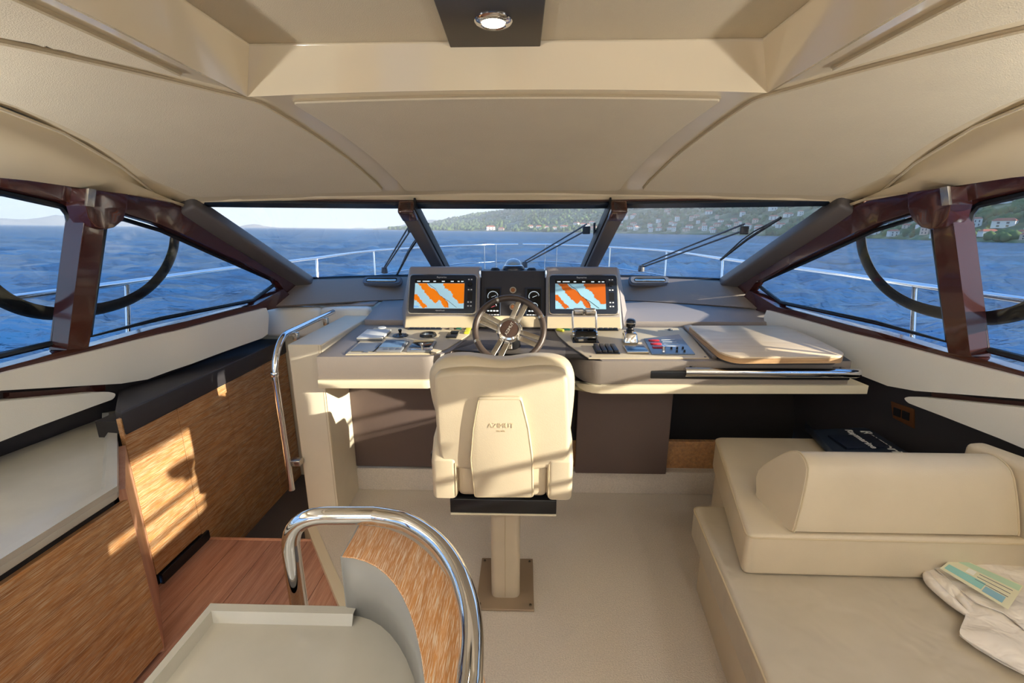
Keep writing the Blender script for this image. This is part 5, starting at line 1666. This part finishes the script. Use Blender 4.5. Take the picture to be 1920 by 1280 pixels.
# thin sea haze over the bay: an even volume of air between the boat and the hills
bm = bmesh.new(); bmesh.ops.create_cube(bm, size=1)
bmesh.ops.scale(bm, vec=(5200, 2400, 170), verts=bm.verts); bmesh.ops.translate(bm, vec=(0, 1300, 82), verts=bm.verts)
hm = bpy.data.materials.new('sea_haze'); hm.use_nodes = True; hm.node_tree.nodes.clear()
vsn = hm.node_tree.nodes.new('ShaderNodeVolumeScatter'); vsn.inputs['Color'].default_value = (.88, .94, 1, 1); vsn.inputs['Density'].default_value = .00030; vsn.inputs['Anisotropy'].default_value = 0
ho = hm.node_tree.nodes.new('ShaderNodeOutputMaterial'); hm.node_tree.links.new(vsn.outputs[0], ho.inputs['Volume'])
hz = link('haze', frm(bm), hm); tag(hz, 'thin pale haze lying over the bay', 'haze', kind='stuff')

# foredeck and guard rail
dk = [(-2.5, 1.0), (-2.4, 4.6), (-2.2, 6.8), (-1.3, 8.75), (-.5, 9.6), (.5, 9.6), (1.3, 8.75), (2.2, 6.8), (2.4, 4.6), (2.5, 1.0)]
dk += [(side_x(min(y, 2.2), .5) + .06, y) for y in (1.0, 1.6, 2.2, 3.4)] + [(-side_x(min(y, 2.2), .5) - .06, y) for y in (3.4, 2.2, 1.6, 1.0)]
deck = prism('floor_foredeck', dk, .45, .55, mat('deck_white', (226, 224, 216), .6))
tag(deck, 'white foredeck below the windscreen', 'deck', kind='structure')
hood = prism('wall_coachroof', [(-1.55, 3.3), (-1.2, 3.62), (0, 3.72), (1.2, 3.62), (1.55, 3.3), (1.2, 4.6), (-1.2, 4.6)], .55, 1.18, MATS['deck_white'], r=.03)
tag(hood, 'white coachroof in front of the windscreen', 'coachroof', kind='structure')
RAIL = [(-2.36, -1.0, 1.38), (-2.36, 2.4, 1.39), (-2.32, 3.4, 1.40), (-2.25, 4.7, 1.40), (-2.10, 6.85, 1.41), (-1.30, 8.75, 1.41), (-.52, 9.5, 1.42)]
RC = spline(RAIL, 8)
for s, nm in ((-1, 'port'), (1, 'starboard')):
    r_ = empty('guard_rail', (s * 2.3, 4, .55)); tag(r_, 'polished steel guard rail around the ' + nm + ' side of the foredeck', 'guard rail', 'foredeck guard rails')
    path = [V((-s * p.x, p.y, p.z)) for p in RC]
    tube('top_rail', path + [V((s * .05, 9.62, 1.42))], .017, CHROME, r_, seg=8)
    low = [V((-s * p.x * 1.0, p.y, p.z - .36)) for p in RC if p.y > 6.4]
    tube('mid_rail', low + [V((s * .05, 9.62, 1.05))], .010, CHROME, r_, seg=6)
    for y, lean in ((.6, .2), (2.55, .22), (4.9, .18), (6.7, .12), (8.1, .05), (9.35, 0), (9.52, 0)):
        p = min(path, key=lambda q: abs(q.y - y))
        tube('stanchion', [p, V((p.x * .985, p.y - lean, .55))], .014, CHROME, r_, seg=8)
hat = tube('deck_light', [(.0, 5.2, .56), (.0, 5.2, .62)], .05, CHROME); tag(hat, 'small steel fitting on the foredeck', 'deck fitting')

# wipers resting on the outside of the glass


def wiper(arm0, arm1, blade0, blade1, label):
    """arm0, arm1, blade0, blade1: (x fraction, k) on the glazing."""
    w = empty('windscreen_wiper', ws(*arm0, .03)); tag(w, label, 'wiper', 'windscreen wipers')
    for d in (0, .018):
        tube('arm', [ws(*arm0, .03) + V((0, 0, d)), ws(*arm1, .04) + V((0, 0, d * 2.2))], .006, GREYPL, w, seg=6)
    tube('blade', [ws(*blade0, .018), ws((blade0[0] + blade1[0]) / 2, (blade0[1] + blade1[1]) / 2, .03), ws(*blade1, .018)], .009, BLACK, w, seg=6)
    tube('blade_spring', [ws(*blade0, .02), ws((blade0[0] * .6 + blade1[0] * .4), (blade0[1] * .6 + blade1[1] * .4), .05), ws((blade0[0] * .4 + blade1[0] * .6), (blade0[1] * .4 + blade1[1] * .6), .05), ws(*blade1, .02)], .005, BLACK, w, seg=6)
    lathe('pivot', [(0, .03), (.02, .025), (.024, 0), (.024, -.02)], GREYPL, w, Matrix.Translation(ws(*arm0, .02)))
    rbox('coupling', ws(*arm1, .04), (.05, .02, .05), .005, BLACK, w)


def unws(u, v):
    """Pixel -> glazing coordinates (least squares by search)."""
    r = ray(u, v).normalized(); best = None
    for i in range(-60, 61):
        for j in range(0, 56):
            a, k = i / 60, j / 50
            p = ws(a, k) - EYE
            d = (p - r * p.dot(r)).length
            if best is None or d < best[0]: best = (d, a, k)
    return best[1], best[2]


wiper(unws(1205, 509), unws(1398, 445), unws(1350, 491), unws(1464, 414), 'windscreen wiper swung across the right pane')
wiper(unws(985, 500), unws(1098, 442), unws(1112, 492), unws(1116, 425), 'windscreen wiper parked beside the right mullion')
wiper(unws(722, 512), unws(770, 440), unws(745, 520), unws(800, 425), 'windscreen wiper rising behind the left mullion')
